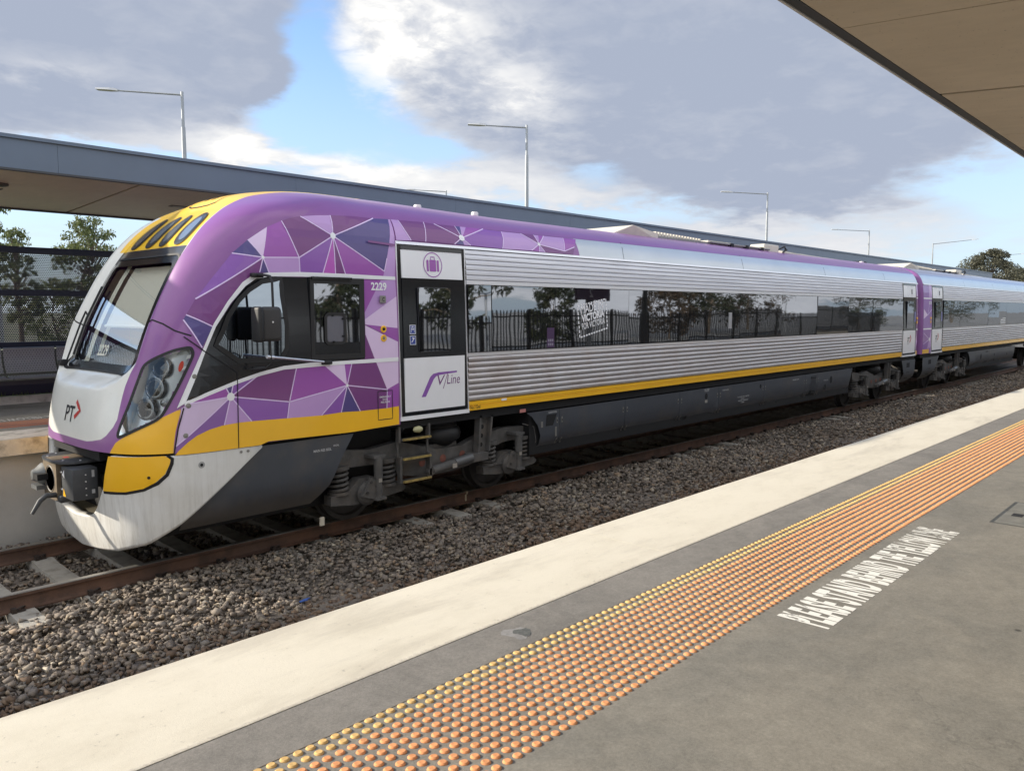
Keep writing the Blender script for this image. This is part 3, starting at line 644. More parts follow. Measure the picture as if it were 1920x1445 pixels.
# ---------------------------------------------------------------- behind the camera: fence, trees, sign, mirrored in the windows
fe=thing('picket_fence',(10,-5,1.15),'black steel picket fence behind the near platform, mirrored in the train windows','fence')
M_BLK=mat('black_steel',(.012,.012,.014),.5)
me=bpy.data.meshes.new('picket'); v=[(a,b,c) for a in (-.02,.02) for b in (-.02,.02) for c in (0,1.5)]+[(0,0,1.57)]
me.from_pydata(v,[],[(0,4,6,2),(0,1,5,4),(2,6,7,3),(0,2,3,1),(4,5,7,6),(1,3,8),(3,7,8),(7,5,8),(5,1,8)]); me.materials.append(M_BLK); me.update()
fx=np.arange(4,62,.18); near=fx[:300]
for x in near[:300]:
    o=bpy.data.objects.new('picket',me); COL.objects.link(o); o.parent=fe; o.location=(x-10,0,0)
g=MB()
for x in fx[300:]: g.box(x-.02,x+.02,-5.02,-4.98,1.15,2.68,M_BLK)
if len(fx)>300: g.build('far_picket_row',fe,smooth=0,kind='stuff')
for z in (1.32,2.42):
    g=MB(); g.box(4,62,-4.975,-4.94,z,z+.05,M_BLK); g.build('fence_rail',fe,smooth=0)
for x in np.arange(4,62,2.7):
    g=MB(); g.box(x-.045,x+.045,-4.935,-4.86,1.15,2.72,M_BLK); g.build('fence_post',fe,smooth=0)
GB='trees behind the picket fence, seen only as reflections'
LB=['dark leafy tree mirrored in the cab door window','tall dark tree mirrored left of the first lamp post in the long window','small conical tree mirrored left of the lettered square','spreading russet tree mirrored in the middle of the long window, leftmost of three','dense dark tree mirrored in the middle of the long window, between two others','wide bare-limbed tree mirrored in the middle of the long window, rightmost of three','green tree mirrored beside the far door of the front car','dark tree mirrored at the start of the second car windows','broad dark tree mirrored along the second car windows']
for i,(x,y,h,r,m) in enumerate([(20,-13,8,2.0,M_DARK),(26.6,-13,8,2.5,M_DARK),(33.6,-12.6,3.2,1.6,M_DARK),(47.5,-14,5.2,2.2,M_RUSS),(53,-14,8,3.3,M_DARK),(60,-14.5,6.4,3.2,M_RUSS),(87,-15,6,3.0,M_DARK),(112,-16,8,5.0,M_DARK),(128,-17,8,6.0,M_DARK)]):
    tree(x,y,1,h,r,LB[i],m,seed=40+i,nclump=56,nleaf=80,leaf=.30 if h>7 else .24,crown0=.12 if i!=2 else .02,group=GB)
LL=['grey lamp post mirrored between the trees in the first long window','grey lamp post mirrored near the right end of the front car windows']
for i,(x,y) in enumerate(((31.5,-16),(74,-18))):
    t=thing('lamp_post',(x,y,1.0),LL[i],'lamp post','lamp posts behind the picket fence')
    g=MB(); g.tube([(x,y,1),(x,y,4.1)],[.11,.07],M_GALV,10); g.build('pole',t); g=MB(); g.tube([(x,y,4.05),(x+2.0,y,4.5)],.03,M_GALV,6); g.tube([(x,y,4.05),(x-2.2,y,4.1)],.03,M_GALV,6); g.build('arm',t)
    g=MB(); g.rbox(x+1.9,x+2.5,y-.12,y+.12,4.45,4.53,MATS['lamp_head'],.02,1); g.build('lamp_head',t)
# platform number sign under the near canopy
sg=thing('platform_sign',(21.9,-1.2,3.2),'purple platform number sign on a dark pole, mirrored in the window with the lettered square','sign')
M_PUR=mat('sign_purple',(.07,.03,.08),.5)
g=MB(); g.box(21.75,22.05,-1.25,-1.15,1.15,4.1,M_TRIM); g.build('post',sg,smooth=0)
g=MB(); g.box(21.0,22.8,-1.14,-1.06,3.0,3.5,M_PUR); g.build('sign_board',sg,smooth=0)
g=MB(); put_text(g,'2',21.6,3.1,.18,.3,lambda a,b:(43.5-a,-1.055,b),mat('sign_white',(.6,.6,.6),.6)); g.build('sign_number',sg,smooth=0)
# ================================================================ TRAIN
YC=9.27
def mono(zk,yk):
    zk=np.array(zk,float);yk=np.array(yk,float);h=np.diff(zk);d=np.diff(yk)/h;m=np.zeros_like(yk);m[0]=d[0];m[-1]=d[-1]
    for i in range(1,len(yk)-1):
        if d[i-1]*d[i]>0:
            w1=2*h[i]+h[i-1];w2=h[i]+2*h[i-1];m[i]=(w1+w2)/(w1/d[i-1]+w2/d[i])
    def F(x):
        x=np.clip(np.asarray(x,float),zk[0],zk[-1]);i=np.clip(np.searchsorted(zk,x)-1,0,len(h)-1);t=(x-zk[i])/h[i]
        return (2*t**3-3*t**2+1)*yk[i]+(t**3-2*t*t+t)*h[i]*m[i]+(-2*t**3+3*t*t)*yk[i+1]+(t**3-t*t)*h[i]*m[i+1]
    return F
ZK=[0.1,.4,.7,1.0,1.3,1.7,2.04,2.4,2.8,3.27,3.62,3.94,4.08,4.15,4.17]
fx0=mono(ZK,[3.045,2.988,2.964,2.943,2.953,3.014,3.107,3.233,3.414,3.685,3.988,4.505,5.05,5.6,6.1])
fL=mono(ZK,[1.1,1.1,1.1,1.1,1.1,1.1,1.098,1.08,1.06,1.028,1.005,1.085,1.1,1.1,1.1])
fn=mono(ZK,[3.2]*8+[3.1,3.0,2.8,2.6,2.4,2.3,2.2])
fW=mono(ZK,[1.40,1.45,1.45,1.45,1.45,1.45,1.45,1.445,1.43,1.41,1.36,1.12,.85,.5,.02])
fB=mono([.3,1,2.0,3.0,3.5,3.65,3.8,3.93,4.03,4.09,4.1],[1.45,1.45,1.45,1.42,1.38,1.33,1.23,1.05,.75,.35,0.02])
_t=math.pi/2*np.linspace(0,1,8000)**3; _t=np.unique(np.concatenate([_t,math.pi/2*(1-np.linspace(0,1,3000)**2)])); _P=np.stack([1.1*(1-np.cos(_t)**(2/3.2)),1.45*np.sin(_t)**(2/3.2)],-1)
_A=np.concatenate([[0],np.cumsum(np.hypot(*np.diff(_P,axis=0).T))]); AT=float(_A[-1])
th_of=lambda a: np.interp(np.abs(a),_A,_t)*np.sign(a)
a_of=lambda th: np.interp(np.abs(th),_t,_A)*np.sign(th)
def sstep(a,b,x): t=np.clip((x-a)/(b-a),0,1); return t*t*(3-2*t)
ZSH=lambda aa: np.interp(aa,[0,.6,.83,1.0],[1.83,1.84,1.90,2.02])
CRE=mono([2.0,2.31,2.56,2.77,3.25,3.41,3.55,3.63,3.71,3.9],[1.30,1.373,1.418,1.463,1.60,1.66,1.77,1.87,2.05,2.12])
def nose(a,z,off=0.0,flat=False):
    a=np.asarray(a,float); z=np.asarray(z,float)
    def base(a,z):
        th=th_of(a); n=fn(z); s=np.sign(th)*np.abs(np.sin(th))**(2/n); c=np.abs(np.cos(th))**(2/n)
        return np.stack(np.broadcast_arrays(fx0(z)+fL(z)*(1-c),YC+fW(z)*s,z),-1)
    P=base(a,z); e=.004
    sa=np.where(a>AT-2*e,-1,1); N=np.cross(base(a+e*sa,z)-P,base(a,np.minimum(z+e,4.17))-P)*sa[...,None]; N/=np.linalg.norm(N,axis=-1)[...,None]+1e-12
    N=np.where(N[...,0:1]>0,-N,N) if False else N
    sg=np.where((N*(P-np.array([7.0,YC,2.4]))).sum(-1)<0,-1,1); N=N*sg[...,None]
    aa=np.abs(a)
    if not flat:
        R=.20*(1-.35*(aa/.95)**2*(aa<1.2))*(1-sstep(.93,1.085,aa))*sstep(ZSH(aa),ZSH(aa)+.17,z)*(1-sstep(3.78,4.06,z)); P=P+R[...,None]*np.array([1,0,0])
        t=np.clip((aa-1.05)/(CRE(z)-1.05),0,1); b=.034*np.sin(math.pi*t**.9)*sstep(1.95,2.5,z)*(1-sstep(3.75,4.0,z)); P=P+N*b[...,None]
    return P+N*np.asarray(off)[...,None] if np.ndim(off) else P+N*off
def wblend(x): return sstep(4.9,6.4,x)
def cab_y(x,z):
    xs=fx0(z)+fL(z); q=np.clip((xs-x)/fL(z),0,1); n=fn(z); w=wblend(x); return YC-(fW(z)*(1-q**n)**(1/n)*(1-w)+fB(z)*w)
def side_map(kind):
    fy=cab_y if kind=='cab' else (lambda x,z: YC-fB(z))
    def F(x,z,off=0.0):
        y=float(fy(np.array(x),np.array(z))); e=.01
        gx=float(fy(np.array(x+e),np.array(z))-y)/e; gz=float(fy(np.array(x),np.array(z+e))-y)/e
        n=Vector((gx,-1,gz)).normalized(); return (x+n.x*off,y+n.y*off,z+n.z*off)
    return F
CABM=side_map('cab'); BODM=side_map('body')
NOSM=lambda a,z,off=0.0: tuple(nose(np.array([a]),np.array([z]),off)[0])
NOSF=lambda a,z,off=0.0: tuple(nose(np.array([a]),np.array([z]),off,True)[0])
def dens(poly,step):
    o=[]
    for i,p in enumerate(poly):
        q=poly[(i+1)%len(poly)]; n=max(1,int(math.hypot(q[0]-p[0],q[1]-p[1])/step))
        for k in range(n): o.append((p[0]+(q[0]-p[0])*k/n,p[1]+(q[1]-p[1])*k/n))
    return o
def inpoly(p,poly):
    c=False;j=len(poly)-1
    for i in range(len(poly)):
        if (poly[i][1]>p[1])!=(poly[j][1]>p[1]) and p[0]<(poly[j][0]-poly[i][0])*(p[1]-poly[i][1])/(poly[j][1]-poly[i][1])+poly[i][0]: c=not c
        j=i
    return c
def patch(mb,poly,fn_,m,off=.002,step=.09):
    P=dens(poly,step); n=len(P); xs=[p[0] for p in P]; zs_=[p[1] for p in P]; pts=list(P)
    x=min(xs)+step*.5
    while x<max(xs):
        z=min(zs_)+step*.5
        while z<max(zs_):
            if inpoly((x,z),P) and min((x-p[0])**2+(z-p[1])**2 for p in P)>(step*.45)**2: pts.append((x,z))
            z+=step
        x+=step
    r=delaunay_2d_cdt([Vector(p) for p in pts],[],[list(range(n))],1,1e-5)
    mb.add([fn_(p.x,p.y,off) for p in r[0]],[tuple(f) for f in r[2]],m)
def strip(mb,pts,w,fn_,m,off=.003,closed=False,step=.08,w1=None):
    P=list(pts)+([pts[0]] if closed else []); D=[]
    for p,q in zip(P[:-1],P[1:]):
        n=max(1,int(math.hypot(q[0]-p[0],q[1]-p[1])/step)); D+=[(p[0]+(q[0]-p[0])*k/n,p[1]+(q[1]-p[1])*k/n) for k in range(n)]
    if not closed: D.append(P[-1])
    k=len(D); V=[];F=[]
    for i in range(k):
        a=D[i-1] if (i>0 or closed) else D[i]; b=D[(i+1)%k] if (i<k-1 or closed) else D[i]
        tx,tz=b[0]-a[0],b[1]-a[1]; l=math.hypot(tx,tz) or 1; nx,nz=-tz/l*w/2,tx/l*w/2
        V+=[fn_(D[i][0]+nx,D[i][1]+nz,off),fn_(D[i][0]-nx,D[i][1]-nz,off)]
    for i in range(k if closed else k-1): j=(i+1)%k; F.append((2*i,2*i+1,2*j+1,2*j))
    mb.add(V,F,m)
def disc(mb,c,r,fn_,m,off=.004,n=18,rz=1.0): mb.add([fn_(c[0]+r*math.cos(2*math.pi*i/n),c[1]+r*rz*math.sin(2*math.pi*i/n),off) for i in range(n)],[tuple(range(n))],m)
def rrect(x0,x1,z0,z1,r,n=5):
    o=[]
    for cx,cz,a0 in ((x1-r,z1-r,0),(x0+r,z1-r,90),(x0+r,z0+r,180),(x1-r,z0+r,270)):
        for k in range(n+1): t=math.radians(a0+90*k/n); o.append((cx+r*math.cos(t),cz+r*math.sin(t)))
    return o
# ---- paints
def paint(name,c,rough=.32,var=.05): return mat(name,c,rough,var=var,vscale=1.3,coat=.25)
PURPLE=(.27,.10,.315)
PC={'indigo':(.085,.06,.22),'plum':(.185,.048,.205),'purple':(.26,.095,.41),'violet':(.24,.105,.37),'magenta':(.33,.085,.40),'magenta2':(.46,.095,.47),'lavender':(.50,.30,.62),'pale':(.74,.57,.80),'pale2':(.64,.50,.71)}
PM={k:paint('livery_'+k,v) for k,v in PC.items()}
M_LINE=paint('livery_line',(.74,.58,.86)); M_WP=paint('white_paint',(.84,.84,.86)); M_YEL=paint('yellow_paint',(.92,.50,.016)); M_PURP=paint('purple_paint',PURPLE)
M_BLKP=mat('black_gloss',(.010,.011,.014),.16,spec=.5); M_RUB=mat('black_rubber',(.014,.014,.015),.55); M_SEAM=mat('seam_dark',(.010,.009,.011),.8)  # last one: dark line colour of the panel joints
def glassm(f,tint=(.42,.45,.50),dark=(.006,.007,.009),wave=.0):
    def g(t,b,o):
        b.inputs['Base Color'].default_value=(*dark,1); b.inputs['Roughness'].default_value=.25
        gl=t.new('ShaderNodeBsdfGlossy'); gl.inputs['Color'].default_value=(*tint,1); gl.inputs['Roughness'].default_value=.02
        fr=t.new('ShaderNodeLayerWeight'); fr.inputs['Blend'].default_value=.35
        k=t.ramp(fr.outputs['Fresnel'],0,1,f,1.0)
        if wave>0:
            P=t.new('ShaderNodeTexCoord').outputs['Object']; bp=t.new('ShaderNodeBump'); bp.inputs['Strength'].default_value=wave; bp.inputs['Distance'].default_value=.02
            t.l.new(t.noise(P,1.6,1,.4),bp.inputs['Height']); t.l.new(bp.outputs[0],gl.inputs['Normal'])
        mx=t.new('ShaderNodeMixShader'); t.l.new(k,mx.inputs[0]); t.l.new(b.outputs[0],mx.inputs[1]); t.l.new(gl.outputs[0],mx.inputs[2]); t.l.new(mx.outputs[0],o.inputs[0])
    return g
M_GLS=custom('tinted_window_glass',glassm(.80,(.32,.335,.365),wave=.07))
M_CGL=custom('cab_side_glass',glassm(.92,(.27,.315,.36),wave=.02))
def clearg(k):
  def f(t,b,o):
    tr=t.new('ShaderNodeBsdfTransparent'); tr.inputs[0].default_value=(.92,.94,.92,1); gl=t.new('ShaderNodeBsdfGlossy'); gl.inputs['Roughness'].default_value=.01
    fr=t.new('ShaderNodeFresnel'); fr.inputs[0].default_value=1.5; mx=t.new('ShaderNodeMixShader'); t.l.new(t.m('MULTIPLY',fr.outputs[0],k,clamp=True),mx.inputs[0]); t.l.new(tr.outputs[0],mx.inputs[1]); t.l.new(gl.outputs[0],mx.inputs[2]); t.l.new(mx.outputs[0],o.inputs[0])
  return f
M_CLEAR=custom('clear_glass',clearg(.42)); M_LCOV=custom('lamp_cover_glass',clearg(1.5))
def ribm(lower):
    def f(t,b,o):
        P=t.new('ShaderNodeTexCoord').outputs['Object']; n=t.noise(t.vm('MULTIPLY',P,(.25,1,9)),3,6,.65); n2=t.noise(P,2.4,6,.6)
        base=(.78,.775,.81) if not lower else (.70,.675,.675); c=t.mix(t.ramp(n,.3,.7,0,1),(*base,1),(*[q*.80 for q in base],1))
        if lower:
            x,y,z=t.xyz(P); k=t.m('MULTIPLY',t.ramp(n2,.42,.68,0,1),t.ramp(x,7,16,.42,.10)); c=t.mix(k,c,(.45,.33,.27))
        t.l.new(c,b.inputs['Base Color']); b.inputs['Metallic'].default_value=.88; t.l.new(t.ramp(n,.3,.7,.40,.54),b.inputs['Roughness'])
    return f
M_RIBU=custom('ribbed_steel',ribm(False)); M_RIBL=custom('ribbed_steel_dusty',ribm(True))
M_SILV=mat('silver_paint',(.56,.60,.63),.30,.35,var=.06,vscale=.8,coat=.2); M_ALU=mat('aluminium_trim',(.78,.78,.81),.36,.8)
M_UF=mat('underframe_paint',(.056,.062,.074),.42,var=.14,vscale=1.4,bump=.1,bscale=12,col2=(.095,.086,.078),c2lo=.50,c2hi=.8,c2scale=1.6)
uO=MATS['underframe_paint']; uT=NT(uO.node_tree); uB=[n for n in uT.n if n.type=='BSDF_PRINCIPLED'][0]; uS=uB.inputs['Base Color'].links[0].from_socket
uP=uT.new('ShaderNodeTexCoord').outputs['Object']; uD=uT.m('ADD',uT.xyz(uP)[2],uT.m('MULTIPLY',uT.m('SUBTRACT',uT.noise(uT.vm('MULTIPLY',uP,(3,3,.5)),2.0,6,.7),.5),.45))
uT.l.new(uT.mix(uT.ramp(uD,.42,.80,.55,0,True),uS,(.135,.115,.095)),uB.inputs['Base Color'])
M_UFB=mat('underframe_black',(.008,.008,.009),.8)
M_BOG=mat('bogie_paint',(.088,.084,.080),.72,var=.3,vscale=7,bump=.4,bscale=50,col2=(.13,.108,.088),c2lo=.5,c2hi=.75,c2scale=4)
M_WHL=mat('wheel_steel',(.06,.057,.055),.65,.3,var=.2,vscale=6)
M_RUST=mat('rust_red',(.20,.075,.055),.8,var=.3,vscale=12)
M_STEPY=mat('worn_yellow',(.31,.225,.07),.7,var=.45,vscale=22)

# ---- nose paint by signed distances (flat livery print)
def sdf(px_,pz,poly):
    d=np.full(px_.shape,1e9); s=np.zeros(px_.shape,bool); n=len(poly)
    for i in range(n):
        (x0,z0),(x1,z1)=poly[i],poly[(i+1)%n]; ex,ez=x1-x0,z1-z0; L=ex*ex+ez*ez+1e-12
        t=np.clip(((px_-x0)*ex+(pz-z0)*ez)/L,0,1); d=np.minimum(d,np.hypot(px_-x0-t*ex,pz-z0-t*ez))
        c=((z0>pz)!=(z1>pz))&(px_<(x1-x0)*(pz-z0)/(z1-z0+1e-12)+x0); s^=c
    return np.where(s,-d,d)
half=[(.50,1.315),(.62,1.33),(.783,1.36),(.856,1.40),(.946,1.49),(.988,1.57),(1.0,1.72),(1.01,1.90),(1.05,2.12),(1.06,2.49),(1.065,2.82),(1.07,3.11),(1.085,3.36),(1.08,3.57),(1.08,3.74),(1.10,3.94),(1.25,4.05),(1.7,4.10),(2.4,4.125),(2.4,4.4)]
MASKP=[(a+.14,z) if 1.6<z<4.0 else (a,z) for a,z in half]+[(-a,z) for a,z in reversed(half)]
yl=[(.92,1.0),(.924,1.24),(.946,1.27),(.998,1.34),(1.07,1.385),(1.427,1.58),(1.628,1.68),(1.60,1.45),(1.587,1.2),(1.587,1.0)]
def nose_paint(t,b,o):
    A=lambda n_: t.new('ShaderNodeAttribute',attribute_name=n_).outputs['Fac']
    s=lambda n_: t.ramp(A(n_),-.004,.004,1,0)
    P=t.new('ShaderNodeTexCoord').outputs['Object']; x,y,z=t.xyz(P); n=t.noise(P,1.3,5,.6)
    f=t.ramp(n,.3,.7,.93,1.06)
    c=t.mix(s('d_yel'),PURPLE,(.92,.50,.016)); c=t.mix(s('d_mask'),c,(.78,.785,.74))
    c=t.mix(t.m('MULTIPLY',s('d_top'),s('d_mask')),c,(.92,.56,.022)); c=t.mix(s('d_vis'),c,(.012,.012,.013)); c=t.mix(t.m('MULTIPLY',s('d_seam'),.9),c,(.02,.015,.02))
    c=t.mix(1.0,c,t.cxyz(f,f,f),'MULTIPLY')
    d=t.ramp(t.noise(t.vm('MULTIPLY',P,(1,4,4)),6,6,.7),.60,.74,0,.22); c=t.mix(d,c,(.30,.27,.22))
    t.l.new(c,b.inputs['Base Color']); b.inputs['Roughness'].default_value=.33; b.inputs['Coat Weight'].default_value=.3; b.inputs['Coat Roughness'].default_value=.08
M_NOSE=custom('cab_paint',nose_paint)
def grid_cols():
    a=np.concatenate([np.linspace(-AT,AT,171)]); return a
XEND=6.315
def build_shell(parent):
    a=grid_cols(); nz=150; tz=np.linspace(0,1,nz); z=1.232+(4.169-1.232)*(1-(1-tz)**1.35); z[-1]=4.169
    Zg,Ag=np.meshgrid(z,a,indexing='ij'); P=nose(Ag,Zg)
    aft=np.linspace(0,1,14)[1:]
    xs=fx0(z)+fL(z)
    def aftcols(sgn):
        X=np.minimum(xs,XEND)[:,None]+(XEND-np.minimum(xs,XEND))[:,None]*aft[None]; Y=YC+sgn*np.repeat(fW(z)[:,None],len(aft),1); return np.stack([X,Y,np.repeat(z[:,None],len(aft),1)],-1),sgn*(AT+X-xs[:,None])
    Pl,al=aftcols(-1); Pr,ar=aftcols(1)
    PP=np.concatenate([Pl[:,::-1],P,Pr],1); AA=np.concatenate([al[:,::-1],Ag,ar],1); ZZ=np.repeat(z[:,None],PP.shape[1],1)
    PP[...,0]=np.minimum(PP[...,0],XEND)
    w=wblend(PP[...,0]); z2_=PP[...,2]-.034*w*sstep(3.75,4.17,PP[...,2]); dy=PP[...,1]-YC; h0=np.maximum(fW(PP[...,2]),1e-3); PP[...,1]=YC+dy*((1-w)+w*fB(np.minimum(PP[...,2]-.069*sstep(3.75,4.17,PP[...,2]),4.0995))/h0); PP[...,2]=z2_
    nr,ncn=PP.shape[:2]; idx=np.arange(nr*ncn).reshape(nr,ncn)
    F=np.stack([idx[:-1,:-1],idx[:-1,1:],idx[1:,1:],idx[1:,:-1]],-1).reshape(-1,4)
    ac=((AA[:-1,:-1]+AA[1:,1:])/2).ravel(); zc=((ZZ[:-1,:-1]+ZZ[1:,1:])/2).ravel()
    ws=(np.abs(ac)<.87)&(zc>2.06)&(zc<3.21)
    hl=(sdf(np.abs(ac),zc,HLP)<-.012)
    F=F[~(ws|hl)]
    me=bpy.data.meshes.new('cab_shell'); me.from_pydata(PP.reshape(-1,3).tolist(),[],F.tolist()); me.materials.append(M_NOSE)
    aa=AA.ravel(); zz_=ZZ.ravel(); ab=np.abs(aa)
    att={'d_mask':sdf(aa,zz_,MASKP),'d_yel':sdf(ab,zz_,yl),'d_top':np.where(ab<1.0,3.35-zz_,np.maximum(3.80+.0*zz_-zz_,-1)),'d_vis':np.maximum(np.abs(zz_-3.275)-.078,ab-.955)}
    sm=[(0,2.47),(.25,2.47),(.93,2.475),(1.109,2.555),(1.373,2.452),(1.55,2.40)]
    d=np.full(aa.shape,1e9)
    for (x0,z0),(x1,z1) in zip(sm[2:-1],sm[3:]):
        ex,ez=x1-x0,z1-z0; t=np.clip(((ab-x0)*ex+(zz_-z0)*ez)/(ex*ex+ez*ez),0,1); d=np.minimum(d,np.hypot(ab-x0-t*ex,zz_-z0-t*ez))
    att['d_seam']=d*0+1
    for k,v in att.items():
        q=me.attributes.new(k,'FLOAT','POINT'); q.data.foreach_set('value',v.astype(np.float32))
    me.polygons.foreach_set('use_smooth',[True]*len(me.polygons)); me.update()
    return link('cab_shell',me,parent)
HLP=[(a_of(np.array(t)).item(),z) for t,z in [(.61,1.39),(.59,1.42),(.62,1.53),(.69,1.75),(.72,1.96),(.74,2.1),(.82,2.16),(1.0,2.25),(1.14,2.28),(1.19,2.28),(1.23,2.22),(1.22,2.14),(1.16,1.87),(1.08,1.65),(1.03,1.58),(.88,1.51)]]
def chaikin(p,k=1):
    for _ in range(k): p=[q for a,b in zip(p,p[1:]+p[:1]) for q in ((a[0]*.78+b[0]*.22,a[1]*.78+b[1]*.22),(a[0]*.22+b[0]*.78,a[1]*.22+b[1]*.78))]
    return p
HLP=chaikin(HLP,2)
# ---- livery outlines on the cab side and cantrail, metres along the car and above the rail
LIV=[
('indigo',[(3.66,2.56),(3.69,2.61),(3.91,2.49),(3.79,2.28)]),
('plum',[(3.69,2.61),(3.79,2.77),(4.5,3.22),(4.45,3.06),(4.25,2.92),(4.07,2.71),(3.91,2.49)]),
('purple',[(3.79,2.77),(3.97,3.0),(4.18,3.25),(4.5,3.22)]),
('indigo',[(4.18,3.25),(4.36,3.4),(4.5,3.22)]),
('pale',[(4.36,3.4),(4.48,3.48),(4.59,3.55),(4.5,3.22)]),
('magenta',[(4.59,3.55),(4.77,3.63),(4.84,3.47),(4.94,3.24),(4.5,3.22)]),
('plum',[(4.77,3.63),(4.88,3.67),(5.02,3.7),(5.41,3.51),(4.94,3.24),(4.84,3.47)]),
('lavender',[(5.02,3.7),(5.23,3.73),(5.44,3.75),(5.41,3.51)]),
('plum',[(5.44,3.75),(5.76,3.77),(6.08,3.77),(5.41,3.51)]),
('indigo',[(6.08,3.77),(6.32,3.78),(6.17,3.29),(6.12,3.13),(5.41,3.51)]),
('lavender',[(6.32,3.78),(6.35,3.78),(6.31,3.46),(6.28,3.07),(6.1,3.07),(6.12,3.13),(6.17,3.29)]),
('lavender',[(4.5,3.22),(4.94,3.24),(4.94,3.07),(4.56,3.06)]),
('indigo',[(4.5,3.22),(4.56,3.06),(4.45,3.06)]),
('purple',[(4.94,3.24),(5.41,3.51),(5.24,3.08),(4.94,3.07)]),
('magenta2',[(5.41,3.51),(5.24,3.08),(5.41,3.08)]),
('plum',[(5.41,3.51),(5.41,3.08),(5.55,3.07)]),
('magenta',[(5.41,3.51),(5.55,3.07),(6.1,3.07),(6.12,3.13)]),
('magenta',[(5.79,3.02),(6.06,3.02),(5.8,2.63)]),
('lavender',[(6.06,3.02),(6.28,3.03),(6.29,2.83),(5.8,2.55),(5.8,2.63)]),
('pale',[(6.29,2.83),(6.29,2.44),(5.8,2.49),(5.8,2.55)]),
('magenta',[(5.8,2.49),(6.29,2.44),(6.29,2.27)]),
('pale',[(5.8,2.48),(6.29,2.27),(6.29,2.07),(5.93,2.07),(5.8,2.37)]),
('plum',[(5.8,2.37),(5.93,2.07),(5.78,2.07)]),
('magenta',[(3.64,1.72),(4.01,1.86),(4.06,1.76)]),
('indigo',[(4.01,1.85),(4.09,1.88),(4.06,1.76)]),
('purple',[(4.09,1.88),(4.14,1.9),(4.39,1.97),(4.06,1.76)]),
('plum',[(4.39,1.97),(4.85,2.03),(4.75,1.65),(4.06,1.76)]),
('magenta',[(4.85,2.03),(5.21,2.03),(5.52,1.78),(4.75,1.65)]),
('pale',[(5.21,2.03),(5.49,2.03),(5.52,1.78)]),
('magenta',[(5.49,2.03),(5.59,2.03),(5.52,1.78)]),
('plum',[(5.59,2.03),(5.95,2.03),(6.11,1.69),(5.52,1.78)]),
('pale',[(5.95,2.03),(6.29,2.03),(6.29,1.76),(6.11,1.69)]),
('magenta',[(6.29,1.76),(6.28,1.46),(6.1,1.46),(6.11,1.69)]),
('plum',[(5.52,1.78),(6.11,1.69),(6.1,1.46),(5.7,1.46)]),
('indigo',[(5.52,1.78),(5.7,1.46),(5.43,1.47)]),
('purple',[(5.52,1.78),(5.43,1.47),(5.16,1.46)]),
('lavender',[(5.52,1.78),(5.16,1.46),(4.72,1.47),(4.75,1.65)]),
('purple',[(4.75,1.65),(4.72,1.47),(4.29,1.48),(4.06,1.76)]),
('lavender',[(4.06,1.76),(4.29,1.48),(4.13,1.48),(3.98,1.47)]),
('violet',[(4.06,1.76),(3.98,1.47),(3.82,1.44),(3.69,1.39),(3.6,1.33),(3.51,1.25),(3.48,1.22),(3.49,1.3)]),
('pale2',[(4.06,1.76),(3.49,1.3),(3.56,1.68),(3.64,1.72)]),
]
LINES=[
[(3.66,2.56),(3.79,2.28)],
[(3.69,2.61),(3.91,2.49)],
[(3.79,2.77),(4.5,3.22)],
[(4.18,3.25),(4.5,3.22)],
[(4.36,3.4),(4.5,3.22)],
[(4.5,3.22),(4.45,3.06)],
[(4.5,3.22),(4.56,3.06)],
[(4.5,3.22),(4.94,3.24)],
[(4.77,3.63),(4.84,3.47)],
[(4.84,3.47),(4.94,3.24)],
[(4.94,3.24),(5.41,3.51)],
[(4.94,3.24),(4.94,3.07)],
[(5.02,3.7),(5.41,3.51)],
[(5.44,3.75),(5.41,3.51)],
[(5.41,3.51),(6.08,3.77)],
[(5.41,3.51),(6.12,3.13)],
[(5.41,3.51),(5.24,3.08)],
[(5.41,3.51),(5.41,3.08)],
[(5.41,3.51),(5.55,3.07)],
[(6.17,3.29),(6.12,3.13)],
[(4.06,1.76),(4.01,1.86)],
[(4.06,1.76),(4.09,1.88)],
[(4.06,1.76),(4.39,1.97)],
[(4.06,1.76),(4.75,1.65)],
[(4.85,2.03),(4.75,1.65)],
[(4.75,1.65),(4.72,1.47)],
[(4.75,1.65),(5.52,1.78)],
[(5.52,1.78),(5.59,2.03)],
[(5.52,1.78),(6.11,1.69)],
[(5.52,1.78),(5.43,1.47)],
[(5.52,1.78),(5.7,1.46)],
[(5.52,1.78),(5.16,1.46)],
[(6.11,1.69),(6.1,1.46)],
[(4.06,1.76),(4.29,1.48)],
[(4.06,1.76),(3.98,1.47)],
[(4.06,1.76),(3.49,1.3)],
[(4.06,1.76),(3.64,1.72)],
]
DOTS=[(4.5,3.22,0.017),(5.41,3.51,0.037),(4.06,1.76,0.043),(5.52,1.78,0.017)]
YELBAND=[(3.48,1.21),(3.51,1.25),(3.6,1.33),(3.69,1.39),(3.82,1.44),(3.97,1.47),(4.13,1.48),(4.29,1.48),(4.72,1.47),(5.16,1.46),(5.43,1.47),(5.7,1.46),(6.1,1.46),(6.29,1.47),(6.29,1.24),(5.55,1.22),(4.48,1.24),(4.38,1.21),(4.12,1.21),(3.47,1.21)]
WARCH_OUT=[(3.52,1.68),(3.63,1.92),(3.78,2.23),(3.92,2.52),(4.08,2.75),(4.25,2.95),(4.37,3.03),(4.55,3.06),(4.94,3.08),(5.55,3.08),(6.28,3.07)]
WARCH_IN=[(3.6,1.73),(3.69,1.93),(3.82,2.24),(3.94,2.49),(4.11,2.73),(4.28,2.91),(4.4,2.99),(4.56,3.02),(4.94,3.03),(5.54,3.03),(6.28,3.03)]
